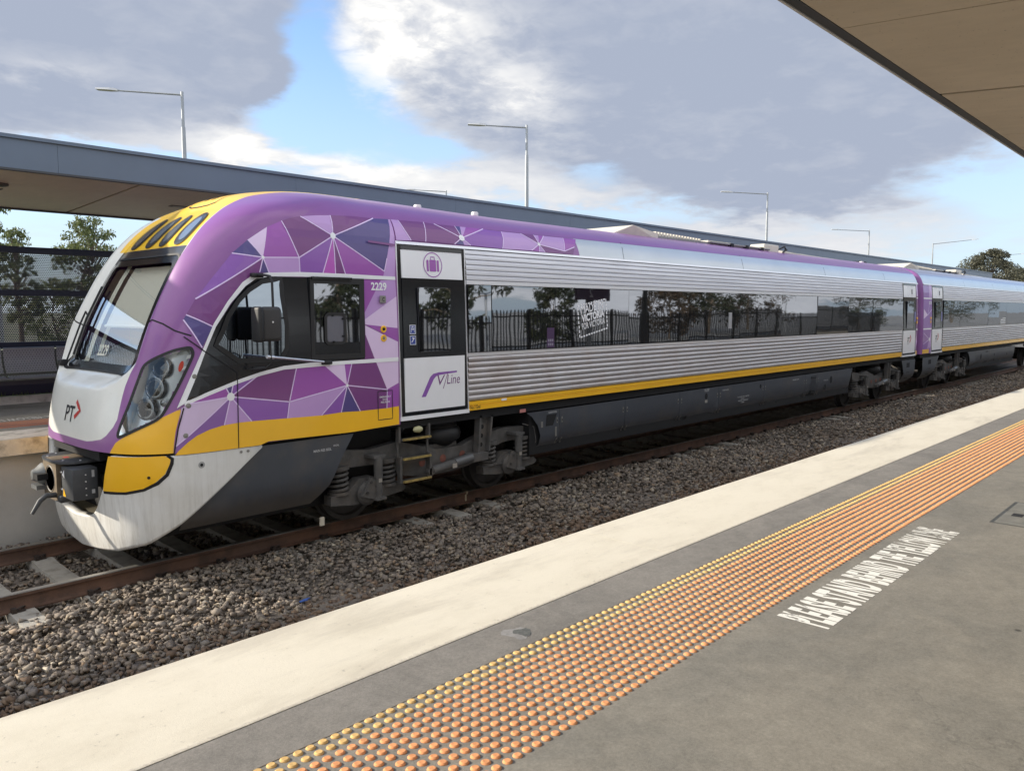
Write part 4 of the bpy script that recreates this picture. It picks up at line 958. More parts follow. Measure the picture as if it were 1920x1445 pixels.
WLOW_TOP=[(3.59,1.74),(3.83,1.83),(4.14,1.93),(4.41,2.0),(4.69,2.05),(5.03,2.07),(5.49,2.07),(6.29,2.08)]
WLOW_BOT=[(3.59,1.7),(3.83,1.79),(4.14,1.89),(4.41,1.96),(4.69,2.01),(5.03,2.02),(5.49,2.03),(6.29,2.03)]
BLACKZONE=[(3.6,1.74),(3.69,1.93),(3.82,2.24),(3.94,2.49),(4.12,2.73),(4.28,2.91),(4.4,2.99),(4.57,3.02),(4.94,3.02),(5.26,3.03),(5.81,3.02),(5.78,2.08),(5.03,2.06),(4.69,2.04),(4.41,2.0),(4.14,1.93),(3.83,1.83)]
CABGLASS=[(4.0,2.45),(4.06,2.59),(4.18,2.76),(4.3,2.87),(4.45,2.96),(4.68,3.0),(4.69,2.81),(4.74,2.49),(4.73,2.24),(4.66,2.13),(4.16,2.13),(3.92,2.3),(3.95,2.36)]
DOORWIN=[(5.04,3.01),(5.79,3.02),(5.77,2.09),(5.05,2.13)]
DOORWINGLASS=[(5.11,2.94),(5.68,2.94),(5.69,2.16),(5.11,2.16)]
VENT=[(5.23,2.62),(5.51,2.63),(5.5,2.27),(5.22,2.29)]
TRI=[(3.61,1.76),(3.81,2.22),(4.14,2.01),(4.13,1.94)]
SEAMV=[(4.14,2.01),(4.13,1.21)]
SEAMF=[(3.58,1.68),(3.52,1.48),(3.47,1.22)]
SEAMD=[(3.55,2.46),(3.64,2.39),(3.81,2.24),(4.14,2.01)]
MIRROR=[(4.37,3.03),(4.49,3.04),(4.56,3.02),(4.57,2.68),(4.48,2.69),(4.7,2.69),(4.47,2.33),(4.68,2.33),(4.57,2.17),(4.39,2.04),(5.33,2.06)]
DOORREL=[(5.96,1.68),(6.18,1.67),(6.19,1.32),(5.96,1.32)]
BUTTONS=[(6.07,2.43),(6.07,2.32),(6.07,2.79),(6.04,2.93)]
DARKFAIR=[(4.38,1.2),(3.85,0.68),(5.1,0.46),(5.61,1.19)]
ROOFLIV=[
('lavender',[(6.36,3.78),(6.47,3.78),(6.51,3.66),(6.58,3.53),(6.34,3.52)]),
('plum',[(6.47,3.78),(6.9,3.79),(6.82,3.53),(6.58,3.53),(6.51,3.66)]),
('plum',[(6.9,3.79),(7.07,3.78),(7.48,3.62),(7.32,3.53),(6.82,3.53)]),
('plum',[(7.07,3.78),(7.44,3.78),(7.48,3.62)]),
('indigo',[(7.44,3.78),(7.54,3.78),(7.48,3.62)]),
('lavender',[(7.54,3.78),(7.65,3.78),(7.48,3.62)]),
('magenta',[(7.65,3.78),(7.98,3.78),(7.48,3.62)]),
('purple',[(7.98,3.78),(8.34,3.77),(8.31,3.66),(8.24,3.52),(7.62,3.53),(7.48,3.62)]),
('indigo',[(7.48,3.62),(7.5,3.53),(7.36,3.53)]),
('lavender',[(7.48,3.62),(7.62,3.53),(7.5,3.53)]),
('lavender',[(8.34,3.77),(8.74,3.77),(9.06,3.63),(8.86,3.53),(8.24,3.52),(8.31,3.66)]),
('plum',[(8.74,3.77),(9.03,3.77),(9.06,3.63)]),
('lavender',[(9.03,3.77),(9.14,3.77),(9.06,3.63)]),
('magenta',[(9.14,3.77),(9.26,3.77),(9.06,3.63)]),
('lavender',[(9.26,3.77),(9.72,3.77),(9.63,3.56),(9.06,3.63)]),
('magenta',[(9.72,3.77),(10.04,3.77),(9.91,3.64),(9.63,3.56)]),
('plum',[(9.91,3.64),(9.83,3.52),(9.62,3.52),(9.63,3.56)]),
('plum',[(9.06,3.63),(9.63,3.56),(9.62,3.52),(9.16,3.52)]),
('lavender',[(9.06,3.63),(9.16,3.52),(9.03,3.52)]),
('magenta',[(9.06,3.63),(9.03,3.52),(8.86,3.53)]),
]
ROOFLINES=[[(7.07,3.78),(7.48,3.62)],[(7.44,3.78),(7.48,3.62)],[(7.98,3.78),(7.48,3.62)],[(7.48,3.62),(7.32,3.53)],[(7.48,3.62),(7.62,3.53)],[(6.9,3.79),(6.82,3.53)],[(8.34,3.77),(8.31,3.66)],[(8.31,3.66),(8.24,3.52)],[(8.74,3.77),(9.06,3.63)],[(9.03,3.77),(9.06,3.63)],[(9.26,3.77),(9.06,3.63)],[(9.06,3.63),(9.63,3.56)],[(9.06,3.63),(8.86,3.53)],[(9.06,3.63),(9.16,3.52)],[(9.06,3.63),(9.03,3.52)],[(9.72,3.77),(9.63,3.56)],[(9.63,3.56),(9.91,3.64)],[(6.47,3.78),(6.51,3.66)],[(6.51,3.66),(6.58,3.53)]]
ROOFDOTS=[(7.48,3.62,0.05),(9.06,3.63,0.03)]

# ---- pieces shared by both cars
def skirt_y(z): return 7.845 if z>.75 else 7.845+.26*((.75-z)/.31)**2
def SKM(x,z,off=0.0): return (x,skirt_y(z)-off,z)
GROOVE=[(0,.016),(.05,.013),(.10,.005),(.20,.001),(.35,-.002),(.5,-.003),(.65,-.002),(.80,.001),(.90,.005),(.95,.013)]
FLAT=[(0,.015),(.035,.013),(.075,.004),(.14,.0008),(.5,-.0006),(.86,.0008),(.925,.004),(.965,.013)]
def ribbed(x0,x1,z0,z1,pitch,m,parent,name='corrugated_panel'):
    n=round((z1-z0)/pitch); p=(z1-z0)/n; pr=[(z0+(k+t)*p,d) for k in range(n) for t,d in (FLAT if z0>2.5 else GROOVE)]+[(z1,.016)]
    g=MB(); v=[]
    for x in (x0,x1):
        for z,d in pr: v.append((x,YC-float(fB(z))+d-.006,z))
    k=len(pr); g.add(v,[(i,i+1,i+1+k,i+k) for i in range(k-1)],m); return g.build(name,parent,smooth=28)
def bodystrip(g,x0,x1,z0,z1,m,off=.004,nz=1):
    v=[]
    for i in range(nz+1):
        z=z0+(z1-z0)*i/nz; v+=[BODM(x0,z,off),BODM(x1,z,off)]
    g.add(v,[(2*i,2*i+1,2*i+3,2*i+2) for i in range(nz)],m)
def bodyslab(g,x0,x1,z0,z1,m,off,thick=.02):
    y0=[YC-float(fB(z))-off for z in (z0,z1)]
    v=[(x,y,z) for x in (x0,x1) for (y,z) in ((y0[0],z0),(y0[1],z1),(y0[1]+thick,z1),(y0[0]+thick,z0))]
    g.add(v,[(0,1,5,4),(1,2,6,5),(2,3,7,6),(3,0,4,7),(0,3,2,1),(4,5,6,7)],m)
def pane(x0,x1,z0,z1,m,parent,name='window_pane',off=.004,tilt=True):
    g=MB(); ta,tb=(random.gauss(0,.0035),random.gauss(0,.0016)) if tilt else (0,0)
    v=[]; yb=YC-float(fB(2.1))
    for x,z in ((x0,z0),(x1,z0),(x1,z1),(x0,z1)): v.append((x,yb-off+ta*(x-x0)/(x1-x0)*2+tb*(z-z0)*4,z))
    g.add(v,[(0,1,2,3)],m); return g.build(name,parent,smooth=0)
def lathe_spring(g,c,r,z0,z1,turns,wire,m):
    pts=[(c[0]+r*math.cos(2*math.pi*turns*i/(turns*14)),c[1]+r*math.sin(2*math.pi*turns*i/(turns*14)),z0+(z1-z0)*i/(turns*14)) for i in range(turns*14+1)]
    g.tube(pts,wire,m,6)
def bogie(xc,car,detail=True,steps=False):
    g=MB(); wb=1.28
    out=[(-1.85,.95),(-1.78,1.0),(-1.2,.93),(-.75,.98),(-.45,.90),(-.1,.80),(.35,.79),(.75,.90),(1.2,.95),(1.75,.93),(1.85,.86),(1.80,.76),(1.2,.74),(.85,.66),(.55,.50),(.2,.46),(-.3,.46),(-.65,.52),(-.9,.70),(-1.2,.74),(-1.78,.76)]
    g.prism([(xc+x,z) for x,z in out],8.02,8.14,M_BOG); g.prism([(xc+x,z) for x,z in out],10.40,10.52,M_BOG)
    g.box(xc-.35,xc+.35,8.1,10.45,.55,.85,M_BOG)
    for dx in (-.35,.02,.38):                       # lightening holes in the side frame
        g.lathe((xc+dx,8.018,.66+.02*dx),(0,1,0),[(.055,-.004),(.048,.006),(0,.006)],M_RUST,14)
    fr=g.build('bogie_frame',car,smooth=25)
    for dx in (-wb,wb):
        g=MB()
        for y,sg in ((8.43,-1),(10.13,1)):
            g.lathe((xc+dx,y,.415),(0,sg,0),[(0,.02),(.11,.03),(.13,-.0),(.34,.0),(.36,.045),(.415,.045),(.418,-.075),(.445,-.088),(.445,-.105),(.3,-.10),(0,-.10)],M_WHL,40)
        g.cyl((xc+dx,8.4,.415),(xc+dx,10.1,.415),.08,M_WHL,n=12); g.build('wheelset',fr,smooth=40)
        x=xc+dx
        g=MB()                                       # axle box: lower beam, housing, link
        g.prism([(x-.53,.33),(x-.53,.44),(x-.30,.455),(x-.12,.60),(x+.10,.60),(x+.25,.455),(x+.55,.45),(x+.62,.38),(x+.55,.34),(x+.20,.31),(x-.2,.29)],7.97,8.12,M_BOG)
        g.lathe((x-.02,8.02,.415),(0,-1,0),[(.15,0),(.15,.09),(.11,.12),(0,.12)],M_BOG,18)
        g.prism([(x-.16,.40),(x-.02,.62),(x+.13,.54),(x+.17,.40),(x+.06,.33)],7.86,7.90,M_BOG)
        for bx,bz in ((-.08,.44),(.06,.50),(.08,.39),(-.02,.56)): g.lathe((x+bx,7.86,bz),(0,-1,0),[(.018,0),(.018,.014),(0,.014)],M_WHL,6)
        g.build('axle_box',fr,smooth=30)
        for sx in (-.36,.36):
            g=MB(); lathe_spring(g,(x+sx,8.06),.105,.46,.76,5,.021,M_BOG); g.cyl((x+sx,8.06,.44),(x+sx,8.06,.475),.135,M_BOG,n=16); g.cyl((x+sx,8.06,.745),(x+sx,8.06,.79),.135,M_BOG,n=16); g.cyl((x+sx,8.06,.46),(x+sx,8.06,.75),.065,M_UFB,n=10); g.build('coil_spring',fr,smooth=40)
        g=MB(); g.cyl((x+.09,7.86,.36),(x+.09,7.86,.62),.043,M_BOG,n=12); g.cyl((x+.09,7.86,.60),(x+.09,7.86,.86),.055,M_BOG,n=12); g.box(x+.065,x+.115,7.815,7.82,.55,.63,mat('makers_plate',(.35,.32,.28),.6)); g.box(x+.02,x+.17,7.80,7.90,.33,.36,M_BOG); g.box(x+.0,x+.18,7.82,8.05,.85,.885,M_BOG); g.build('damper',fr,smooth=40)
    g=MB(); g.lathe((xc+.15,8.30,.80),(0,0,1),[(.20,0),(.26,.05),(.33,.10),(.345,.17),(.33,.24),(.29,.27),(.30,.29),(.27,.33),(.25,.36)],M_RUB,24); g.build('air_spring',fr,smooth=50)
    g=MB(); g.cyl((xc-.30,7.88,.555),(xc+.12,7.88,.60),.058,M_BOG,n=14); g.cyl((xc+.10,7.88,.598),(xc+.42,7.88,.632),.068,mat('damper_grey',(.12,.12,.12),.45,.4),n=14); g.box(xc+.02,xc+.10,7.815,7.82,.55,.61,MATS['makers_plate']); g.lathe((xc-.33,7.88,.552),(0,1,0),[(.05,-.04),(.05,.04)],M_BOG,12); g.box(xc+.40,xc+.72,7.84,8.0,.57,.68,M_BOG); g.build('yaw_damper',fr,smooth=40)
    g=MB(); g.prism([(xc+.60,1.20),(xc+.86,1.20),(xc+.80,.68),(xc+.56,.66)],7.95,7.985,M_BOG); g.prism([(xc+.60,1.20),(xc+.635,1.20),(xc+.595,.66),(xc+.56,.66)],7.88,7.95,M_BOG); g.prism([(xc+.83,1.20),(xc+.86,1.20),(xc+.80,.68),(xc+.77,.68)],7.88,7.95,M_BOG)
    for q in (.25,.5,.75): g.lathe((xc+.72-.05*q,7.95,1.15-.5*q),(0,-1,0),[(.032,0),(.032,.002),(0,.002)],M_UFB,12)
    g.build('traction_bracket',fr,smooth=25)
    g=MB(); g.tube([(xc+1.55,7.95,.98),(xc+1.75,7.9,.92),(xc+1.80,7.9,.7),(xc+1.70,7.95,.5),(xc+1.5,8.0,.47)],.009,M_BOG,6); g.tube([(xc+.9,8.0,1.2),(xc+.86,7.93,.9),(xc+.80,7.93,.6),(xc+.95,7.95,.45),(xc+1.2,7.95,.44)],.009,M_BOG,6); g.build('hose',fr)
    return fr
def roof_section(car,x0,x1,zlo,zhi,m,name,nz=10,both=True,off=0.0):
    zs_=zlo+(zhi-zlo)*(1-(1-np.linspace(0,1,nz))**1.6)
    xs=[x0]+([x for x in np.arange(6.6,9.6,.3)] if x0<6.4 else [])+[x1]; g=MB(); v=[]
    for x in xs:
        up_=lambda z: z+.035*(1-float(sstep(6.3,9.2,x)))*float(sstep(3.75,4.1,z)) if x0<6.4 else z
        pts=[(YC-float(fB(z))-off,up_(z)) for z in zs_]
        if both: pts=pts+[(2*YC-y,z) for y,z in reversed(pts)]
        v+=[(x,y,z) for y,z in pts]
    k=len(pts); g.add(v,[(c*k+i,c*k+i+1,c*k+k+i+1,c*k+k+i) for c in range(len(xs)-1) for i in range(k-1)],m); return g.build(name,car,smooth=50)
def door(car,x0,x1,logo,front=False):
    """sliding plug door in its dark frame; parts hang from the frame"""
    g=MB()
    for a,b,c,d in ((x0,x0+.055,1.34,3.47),(x1-.045,x1,1.34,3.47),(x0+.055,x1-.045,3.415,3.47),(x0+.055,x1-.045,1.345,1.375)): bodyslab(g,a,b,c,d,M_BLKP,.012,.05)
    bodyslab(g,x0-.022,x0-.002,1.32,3.49,M_ALU,.016,.05); bodyslab(g,x1+.002,x1+.022,1.32,3.49,M_ALU,.016,.05)
    fr=g.build('passenger_door',car,smooth=0)
    i0,i1=x0+.057,x1-.047
    g=MB(); bodyslab(g,i0,i1,3.062,3.413,M_WP,.006,.03); o=g.build('upper_panel',fr,smooth=0)
    g=MB(); bodyslab(g,i0,i1,1.377,2.058,M_WP,.006,.03); g.build('lower_panel',fr,smooth=0)
    g=MB(); bodyslab(g,i0,i1,2.06,3.06,M_BLKP,.002,.02); g.build('middle_panel',fr,smooth=0)
    k=(x1-x0)/1.15; gx0,gx1=x0+.30*k,x0+.845*k
    g=MB(); strip(g,rrect(gx0,gx1,2.135,2.945,.03,3),.014,BODM,mat('door_seal',(.07,.07,.08),.4),.007,True)
    g.build('window_seal',fr,smooth=0)
    pane(gx0,gx1,2.135,2.945,M_GLS,fr,'door_window',.010,False)
    g=MB(); bodyslab(g,x0-.02,x1+.02,1.275,1.325,M_WP,.022,.05); g.build('door_sill',fr,smooth=0)
    g=MB(); cx,cz=(i0+i1)/2,3.24
    if front:
        strip(g,[(cx+.155*math.cos(t*.2618),cz+.155*math.sin(t*.2618)) for t in range(24)],.012,BODM,PM['magenta'],.0075,True)
        for a,b,c,d in ((-.055,.055,-.085,.065),(-.105,-.070,-.085,.062),(.070,.105,-.085,.062)): patch(g,rrect(cx+a,cx+b,cz+c,cz+d,.012,3),BODM,PM['magenta'],.0075,.2)
        strip(g,[(cx-.032,cz+.066),(cx-.032,cz+.10),(cx+.032,cz+.10),(cx+.032,cz+.066)],.013,BODM,PM['magenta'],.0075)
    else:
        for c0 in (cx-.16,cx+.2):
            strip(g,[(c0+.11*math.cos(t*.3927),cz+.14*math.sin(t*.3927)) for t in range(16)],.007,BODM,mat('pale_icon',(.5,.5,.54),.5),.0075,True)
        patch(g,rrect(cx+.15,cx+.25,cz-.08,cz+.07,.01,2),BODM,mat('icon_grey',(.12,.12,.14),.5),.0075,.3)
    g.build('luggage_symbol',fr,smooth=0)
    g=MB()
    if front:
        s=lambda u,v:(x0+.327+u*.62,1.55+v*.31)
        poly=[(0,0),(.115,0),(.335,.70),(.40,.82),(.50,.865),(1.0,.93),(1.0,1.0),(.47,.98),(.32,.93),(.235,.80)]
        patch(g,[s(u,v) for u,v in poly],BODM,PM['purple'],.0075,.12)
        put_text(g,'V',x0+.60,1.685,.135,.13,lambda a,b:BODM(a,b,.0075),PM['plum'],0,.18); strip(g,[(x0+.70,1.635),(x0+.785,1.845)],.010,BODM,PM['plum'],.0075)
        put_text(g,'Line',x0+.765,1.69,.235,.125,lambda a,b:BODM(a,b,.0075),PM['plum'],0,.18)
    else: ptlogo(g,cx-.17,1.63,.34,BODM,.0075,False)
    g.build('operator_logo',fr,smooth=0)
    g=MB()
    if front:
        for q,(c,n) in enumerate(((2.36,0),(2.225,1))):
            patch(g,rrect(x0+.148,x0+.248,c,c+.115,.004,2),BODM,M_WP,.0055,.3); patch(g,rrect(x0+.156,x0+.240,c+.008,c+.107,.003,2),BODM,mat('sticker_blue',(.02,.05,.28),.4),.0065,.3)
            strip(g,[(x0+.175,c+.03),(x0+.222,c+.088)] if n else [(x0+.175,c+.06),(x0+.222,c+.06)],.012,BODM,M_WP,.0075); disc(g,(x0+.198,c+.088 if not n else c+.085),.011,BODM,M_WP,.0075,8)
            if not n:
                strip(g,[(x0+.175,c+.02),(x0+.175,c+.095)],.006,BODM,M_WP,.0075); strip(g,[(x0+.222,c+.02),(x0+.222,c+.095)],.006,BODM,M_WP,.0075)
    else:
        patch(g,rrect(x1-.16,x1-.06,2.32,2.62,.004,2),BODM,mat('sticker_lilac',(.25,.25,.55),.4),.0055,.3)
    g.build('door_stickers',fr,smooth=0)
    return fr
M_PTD=mat('logo_dark',(.018,.017,.022),.4); M_PTR=mat('logo_red',(.50,.035,.03),.4)
def ptlogo(g,x,z,w,fn_,off,flip):
    if flip:
        put_text(g,'PT',-.15,1.475,.27,.168,lambda a,b:fn_(-a,b,off),M_PTD,.012,.12); strip(g,[(.135,1.70),(.262,1.610),(.125,1.528)],.042,lambda a,b,o:fn_(-a,b,o),M_PTR,off,step=.05); return
    f=(lambda a,b:fn_(-a,b,off)) if flip else (lambda a,b:fn_(a,b,off))
    put_text(g,'PT',x,z,w*.62,w*.66,f,M_PTD,.012,.12)
    F2=(lambda a,b,o:fn_(-a,b,o)) if flip else fn_
    strip(g,[(x+w*.72,z+w*.84),(x+w*.97,z+w*.52),(x+w*.66,z+w*.20)],w*.14,F2,M_PTR,off,step=.05)
def wheel_skirt(car,poly,holes=()):
    g=MB(); patch(g,poly,SKM,M_UF,0.0,.12); k=len(g.v)
    o=g.build('skirt_panel',car,smooth=40)
    g=MB()
    for (x0,x1,z0,z1) in holes: g.add([SKM(a,b,.004) for a,b in ((x0,z0),(x1,z0),(x1,z1),(x0,z1))],[(0,1,2,3)],M_UFB)
    if holes: g.build('skirt_opening',o,smooth=0)
    return o
M_LATCH=mat('latch_metal',(.26,.25,.23),.5,.5)
def underframe(car,x0,x1,seams,ztop=1.15):
    """row of curved equipment covers with latches beside each seam"""
    xs=[x0]+list(seams)+[x1]
    for i,(a,b) in enumerate(zip(xs[:-1],xs[1:])):
        aa=a+(.004 if i else 0); bb=b-.004
        poly=[(aa,.445),(bb,.445),(bb,ztop),(aa,ztop)]
        if i==0: poly=[(aa+.10,.445),(bb,.445),(bb,ztop),(aa-.22,ztop),(aa-.1,1.08),(aa+.03,.94),(aa+.09,.78),(aa+.08,.64),(aa-.02,.56)]
        if i==len(xs)-2: poly=[(aa,.445),(bb-.35,.445),(bb-.12,.70),(bb+.10,ztop),(aa,ztop)]
        g=MB(); patch(g,poly,SKM,M_UF,0.0,.10 if i==0 else .22); o=g.build('skirt_panel',car,smooth=40)
        g=MB()
        for xx,s in ((aa,1),(bb,-1)):
            for z in (.98,.66):
                if (i==0 and s==1) or (i==len(xs)-2 and s==-1): continue
                c=xx+s*.055; g.add([SKM(c-.016,z-.045,.004),SKM(c+.016,z-.045,.004),SKM(c+.016,z+.045,.004),SKM(c-.016,z+.045,.004)],[(0,1,2,3)],M_LATCH); g.add([SKM(c-.008,z-.025,.006),SKM(c+.008,z-.025,.006),SKM(c+.008,z+.01,.006),SKM(c-.008,z+.01,.006)],[(0,1,2,3)],M_UFB)
        if g.v: g.build('latch',o,smooth=0)
    g=MB(); g.box(x0-.1,x1,7.90,10.6,.50,1.14,M_UFB); g.build('equipment_raft',car,smooth=0)
def label(g,txt,x,z,w,h,fn_=SKM,off=.004,m=None): put_text(g,txt,x,z,w,h,lambda a,b:fn_(a,b,off),m or mat('label_white',(.55,.55,.55),.6),.01)
def roof_equipment(car,x0):
    """air-conditioning hood, pipe run, cable box and tilted radiator on the roof"""
    MW=mat('hood_white',(.62,.58,.50),.55,var=.08,vscale=3); MG=mat('roof_grey',(.24,.24,.23),.6,var=.15,vscale=3); MR=mat('radiator',(.085,.08,.06),.6,.2,var=.2,vscale=8)
    t=MB(); x=x0
    v=[(x,8.75,4.02),(x+.62,8.62,4.235),(x+1.45,8.62,4.135),(x+1.45,8.62,4.0),(x,8.75,3.98),(x,9.8,4.02),(x+.62,9.9,4.235),(x+1.45,9.9,4.135),(x+1.45,9.9,4.0),(x,9.8,3.98)]
    t.add(v,[(0,1,2,3,4),(5,9,8,7,6),(0,5,6,1),(1,6,7,2),(2,7,8,3)],MW); t.build('air_conditioner_hood',car,smooth=0)
    t=MB(); t.box(x+1.46,x+6.3,8.66,9.9,3.98,4.10,MG)
    for k in range(16): t.box(x+1.5+k*.11,x+1.56+k*.11,8.70,9.85,4.10,4.185-.002*k,MW)
    t.box(x+3.4,x+4.4,8.64,9.9,4.10,4.135,MW); t.build('louvre_deck',car,smooth=0)
    t=MB(); t.tube([(x+3.5,8.63,4.10),(x+6.2,8.60,4.09)],.02,MG,8)
    for q in (4.3,5.0,5.75): t.box(x+q,x+q+.12,8.58,8.66,4.03,4.12,M_UFB)
    t.build('roof_pipe',car)
    t=MB(); t.rbox(x+6.0,x+6.75,8.62,9.0,4.0,4.22,MW,.02,1); t.build('cable_box',car,smooth=0)
    t=MB()
    for q in (0,.05): t.tube([(x+6.72,8.62,4.12),(x+6.9+q,8.56,4.20),(x+7.05,8.55+q,4.12),(x+6.85,8.57,4.06)],.016,M_RUB,6)
    t.build('roof_cable',car)
    t=MB(); a,b=x+7.0,x+11.6
    v=[(a,8.62,4.06),(b,8.62,4.02),(b,9.25,4.13),(a,9.25,4.23)]; t.add(v,[(0,1,2,3)],MR); t.tube([v[0],v[1]],.025,MW,6); t.tube([v[0],v[3]],.03,MW,6); t.tube([v[1],v[2]],.02,M_UFB,6); t.tube([v[3],v[2]],.02,MG,6)
    for q in (.25,.5,.75): t.tube([tuple(np.array(v[0])*(1-q)+np.array(v[1])*q),tuple(np.array(v[3])*(1-q)+np.array(v[2])*q)],.012,MG,6)
    t.build('radiator',car)
def carriage_body(car,x0,x1,xd0,xd1,panes,silver_from,doors):
    """ribbed steel side between xd0 and xd1, glass band, roof and hidden far side"""
    ribbed(xd0,xd1,1.425,2.035,.0765,M_RIBL,car); ribbed(xd0,xd1,3.062,3.475,.0688,M_RIBU,car)
    g=MB(); bodyslab(g,xd0,xd1,2.037,2.082,M_ALU,.010,.03); g.build('lower_trim',car,smooth=0)
    g=MB(); bodyslab(g,xd0,xd1,3.008,3.060,M_ALU,.006,.03); g.build('upper_trim',car,smooth=0)
    g=MB(); bodyslab(g,xd0,xd1,2.083,3.007,M_RUB,-.012,.02); g.build('window_gasket',car,smooth=0)
    for a,b in zip(panes[:-1],panes[1:]): pane(a+.006,b-.006,2.092,2.998,M_GLS,car,tilt=not(7.9<a<9.4 or 13<a<14))
    g=MB(); bodyslab(g,xd0,xd1,1.300,1.352,M_YEL,.014,.03); bodyslab(g,xd0,xd1,1.354,1.372,M_YEL,.006,.03); bodyslab(g,xd0,xd1,1.374,1.420,M_YEL,.012,.03); o=g.build('yellow_sill',car,smooth=0)
    g=MB(); bodyslab(g,x0,x1,3.478,3.512,M_ALU,.022,.05); bodyslab(g,x0,x1,3.4775,3.487,M_UFB,.012,.03); g.build('gutter',car,smooth=0)
    roof_section(car,x0,min(silver_from,x1),3.513,3.785,M_PURP,'cantrail',8) if silver_from>x0 else None
    roof_section(car,max(silver_from,x0),x1,3.513,3.785,M_SILV,'cantrail',8)
    roof_section(car,x0,x1,3.787,4.0995,M_PURP if silver_from>x0 else mat('silver_lilac',(.36,.36,.46),.30,.3,coat=.2),'roof',14)
    g=MB()
    for q in np.arange(x0+4.98,x1-1,4.25): strip(g,[(q-.10,3.515),(q-.09,3.6),(q-.05,3.7),(q,3.80),(q+.05,3.93)],.010,BODM,M_SEAM,.002)
    g.build('roof_joints',car,smooth=0)
    g=MB(); g.box(x0+.05,x1-.05,8.02,10.52,1.16,3.46,M_UFB); g.build('light_block_core',car,smooth=0)  # added black core, blocks light and sight through the hollow body
    g=MB(); v=[(x,2*YC-(YC-float(fB(z))),z) for x in (x0,x1) for z in (1.28,2.0,3.0,3.513)]; g.add(v,[(i,i+1,i+5,i+4) for i in range(3)],M_RIBU); g.build('far_side',car,smooth=0)
    g=MB(); g.box(x0,x1,7.88,10.66,1.165,1.285,M_UFB); g.build('solebar',car,smooth=0)
# ================================================================ FRONT CAR
car=thing('railcar',(15,YC,0),'purple and yellow streamlined front car of the silver train with its sloping cab','railcar','coupled railcars at the platform')
build_shell(car)
# plough skirt round the nose, open for the coupler
A2=np.concatenate([np.linspace(-AT,AT,141)]); zb=lambda aa: np.interp(aa,[0,.87,1.28,1.60,1.95,AT],[.115,.20,.31,.49,.74,.90])
zh=lambda aa: np.interp(aa,[0,.36,.54,.63,.74,.80,.93],[.47,.50,.56,.64,.79,.87,1.205])
cols=[('aft',s) for s in (.32,.16)]+[(a,None) for a in A2]+[('aftf',s) for s in (.16,.32)]
cols=[]
for s in (.36,.18): cols.append((-AT-s,))
cols+= [(a,) for a in A2]
for s in (.18,.36): cols.append((AT+s,))
NR=26; V=[];F=[]
for (a,) in cols:
    aa=abs(a); ex=max(0,aa-AT); lo=float(zb(min(aa,AT)))+ex*.78; hi=1.205
    if aa<.905: hi=float(zh(aa))
    for r in range(NR+1):
        z=lo+(hi-lo)*r/NR; p=nose(np.array([min(aa,AT)*(1 if a>0 else -1)]),np.array([z]),0.0,True)[0]; V.append((p[0]+ex,p[1],p[2]))
for c in range(len(cols)-1):
    for r in range(NR): k=c*(NR+1)+r; F.append((k,k+1,k+NR+2,k+NR+1))
def skirtm(t,b,o):
    P=t.new('ShaderNodeTexCoord').outputs['Object']; x,y,z=t.xyz(P)
    n=t.noise(t.vm('MULTIPLY',P,(14,14,.8)),1.6,6,.7); n2=t.noise(P,3,6,.65)
    c=t.mix(t.ramp(n2,.35,.7,0,1),(.74,.735,.71),(.66,.645,.60))
    lowz=t.ramp(z,.2,1.0,1,.25); c=t.mix(t.m('MULTIPLY',t.ramp(n,.46,.70,0,.55),lowz),c,(.27,.245,.20)); sp=t.noise(P,55,3,.7); c=t.mix(t.ramp(sp,.70,.78,0,.6),c,(.16,.13,.10))
    t.l.new(c,b.inputs['Base Color']); b.inputs['Roughness'].default_value=.42
M_SKW=custom('plough_paint',skirtm)
me=bpy.data.meshes.new('plough_skirt'); me.from_pydata(V,[],F); me.materials.append(M_SKW); me.materials.append(mat('plough_inside',(.33,.33,.30),.7,var=.15)); me.polygons.foreach_set('use_smooth',[True]*len(F)); me.update()
plough=link('plough_skirt',me,car); md=plough.modifiers.new('thickness','SOLIDIFY'); md.thickness=.10; md.offset=-1; md.use_even_offset=True; md.material_offset=0; md.material_offset_rim=0
bm=bmesh.new(); bm.from_mesh(me); bmesh.ops.recalc_face_normals(bm,faces=bm.faces)
cen=Vector((6,YC,.7)); f0=bm.faces[len(bm.faces)//2]
if f0.normal.dot(f0.calc_center_median()-cen)<0: bmesh.ops.reverse_faces(bm,faces=bm.faces)
bm.to_mesh(me); bm.free()
yel2=[(-.905,1.200),(-1.51,1.212),(-1.56,1.175),(-1.555,1.13),(-1.51,1.03),(-1.42,.95),(-1.30,.89),(-1.10,.85),(-.795,.835)]
for sg in (1,-1):
    P2=[(a*sg,z) for a,z in yel2]; P2=P2 if sg==1 else P2[::-1]
    g=MB(); patch(g,P2,NOSF,M_YEL,.006,.07); strip(g,[(a*sg*(1.012 if a<-1.4 else 1),z-(.012 if z<1.1 else 0)) for a,z in yel2[1:]],.034,NOSF,M_SEAM,.004); disc(g,(-1.36*sg,1.0),.016,NOSF,M_UFB,.009,12); g.build('corner_cover',plough,smooth=40)
g=MB()
for a in (-1.86,): disc(g,(a,1.085),.034,NOSF,mat('jack_ring',(.35,.35,.34),.5),.003,20); disc(g,(a,1.085),.016,NOSF,M_UFB,.005,14)
for x in (4.16,4.24): g.lathe((x,YC-1.45,1.165),(0,-1,0),[(.015,0),(.015,.008),(0,.01)],M_LATCH,12)
g.build('jacking_point',plough,smooth=0)
g=MB(); g.box(3.30,6.5,8.25,10.3,.30,1.22,M_UFB); g.box(3.02,3.4,8.6,9.95,1.12,1.23,M_UFB); g.build('coupler_pocket',car,smooth=0)
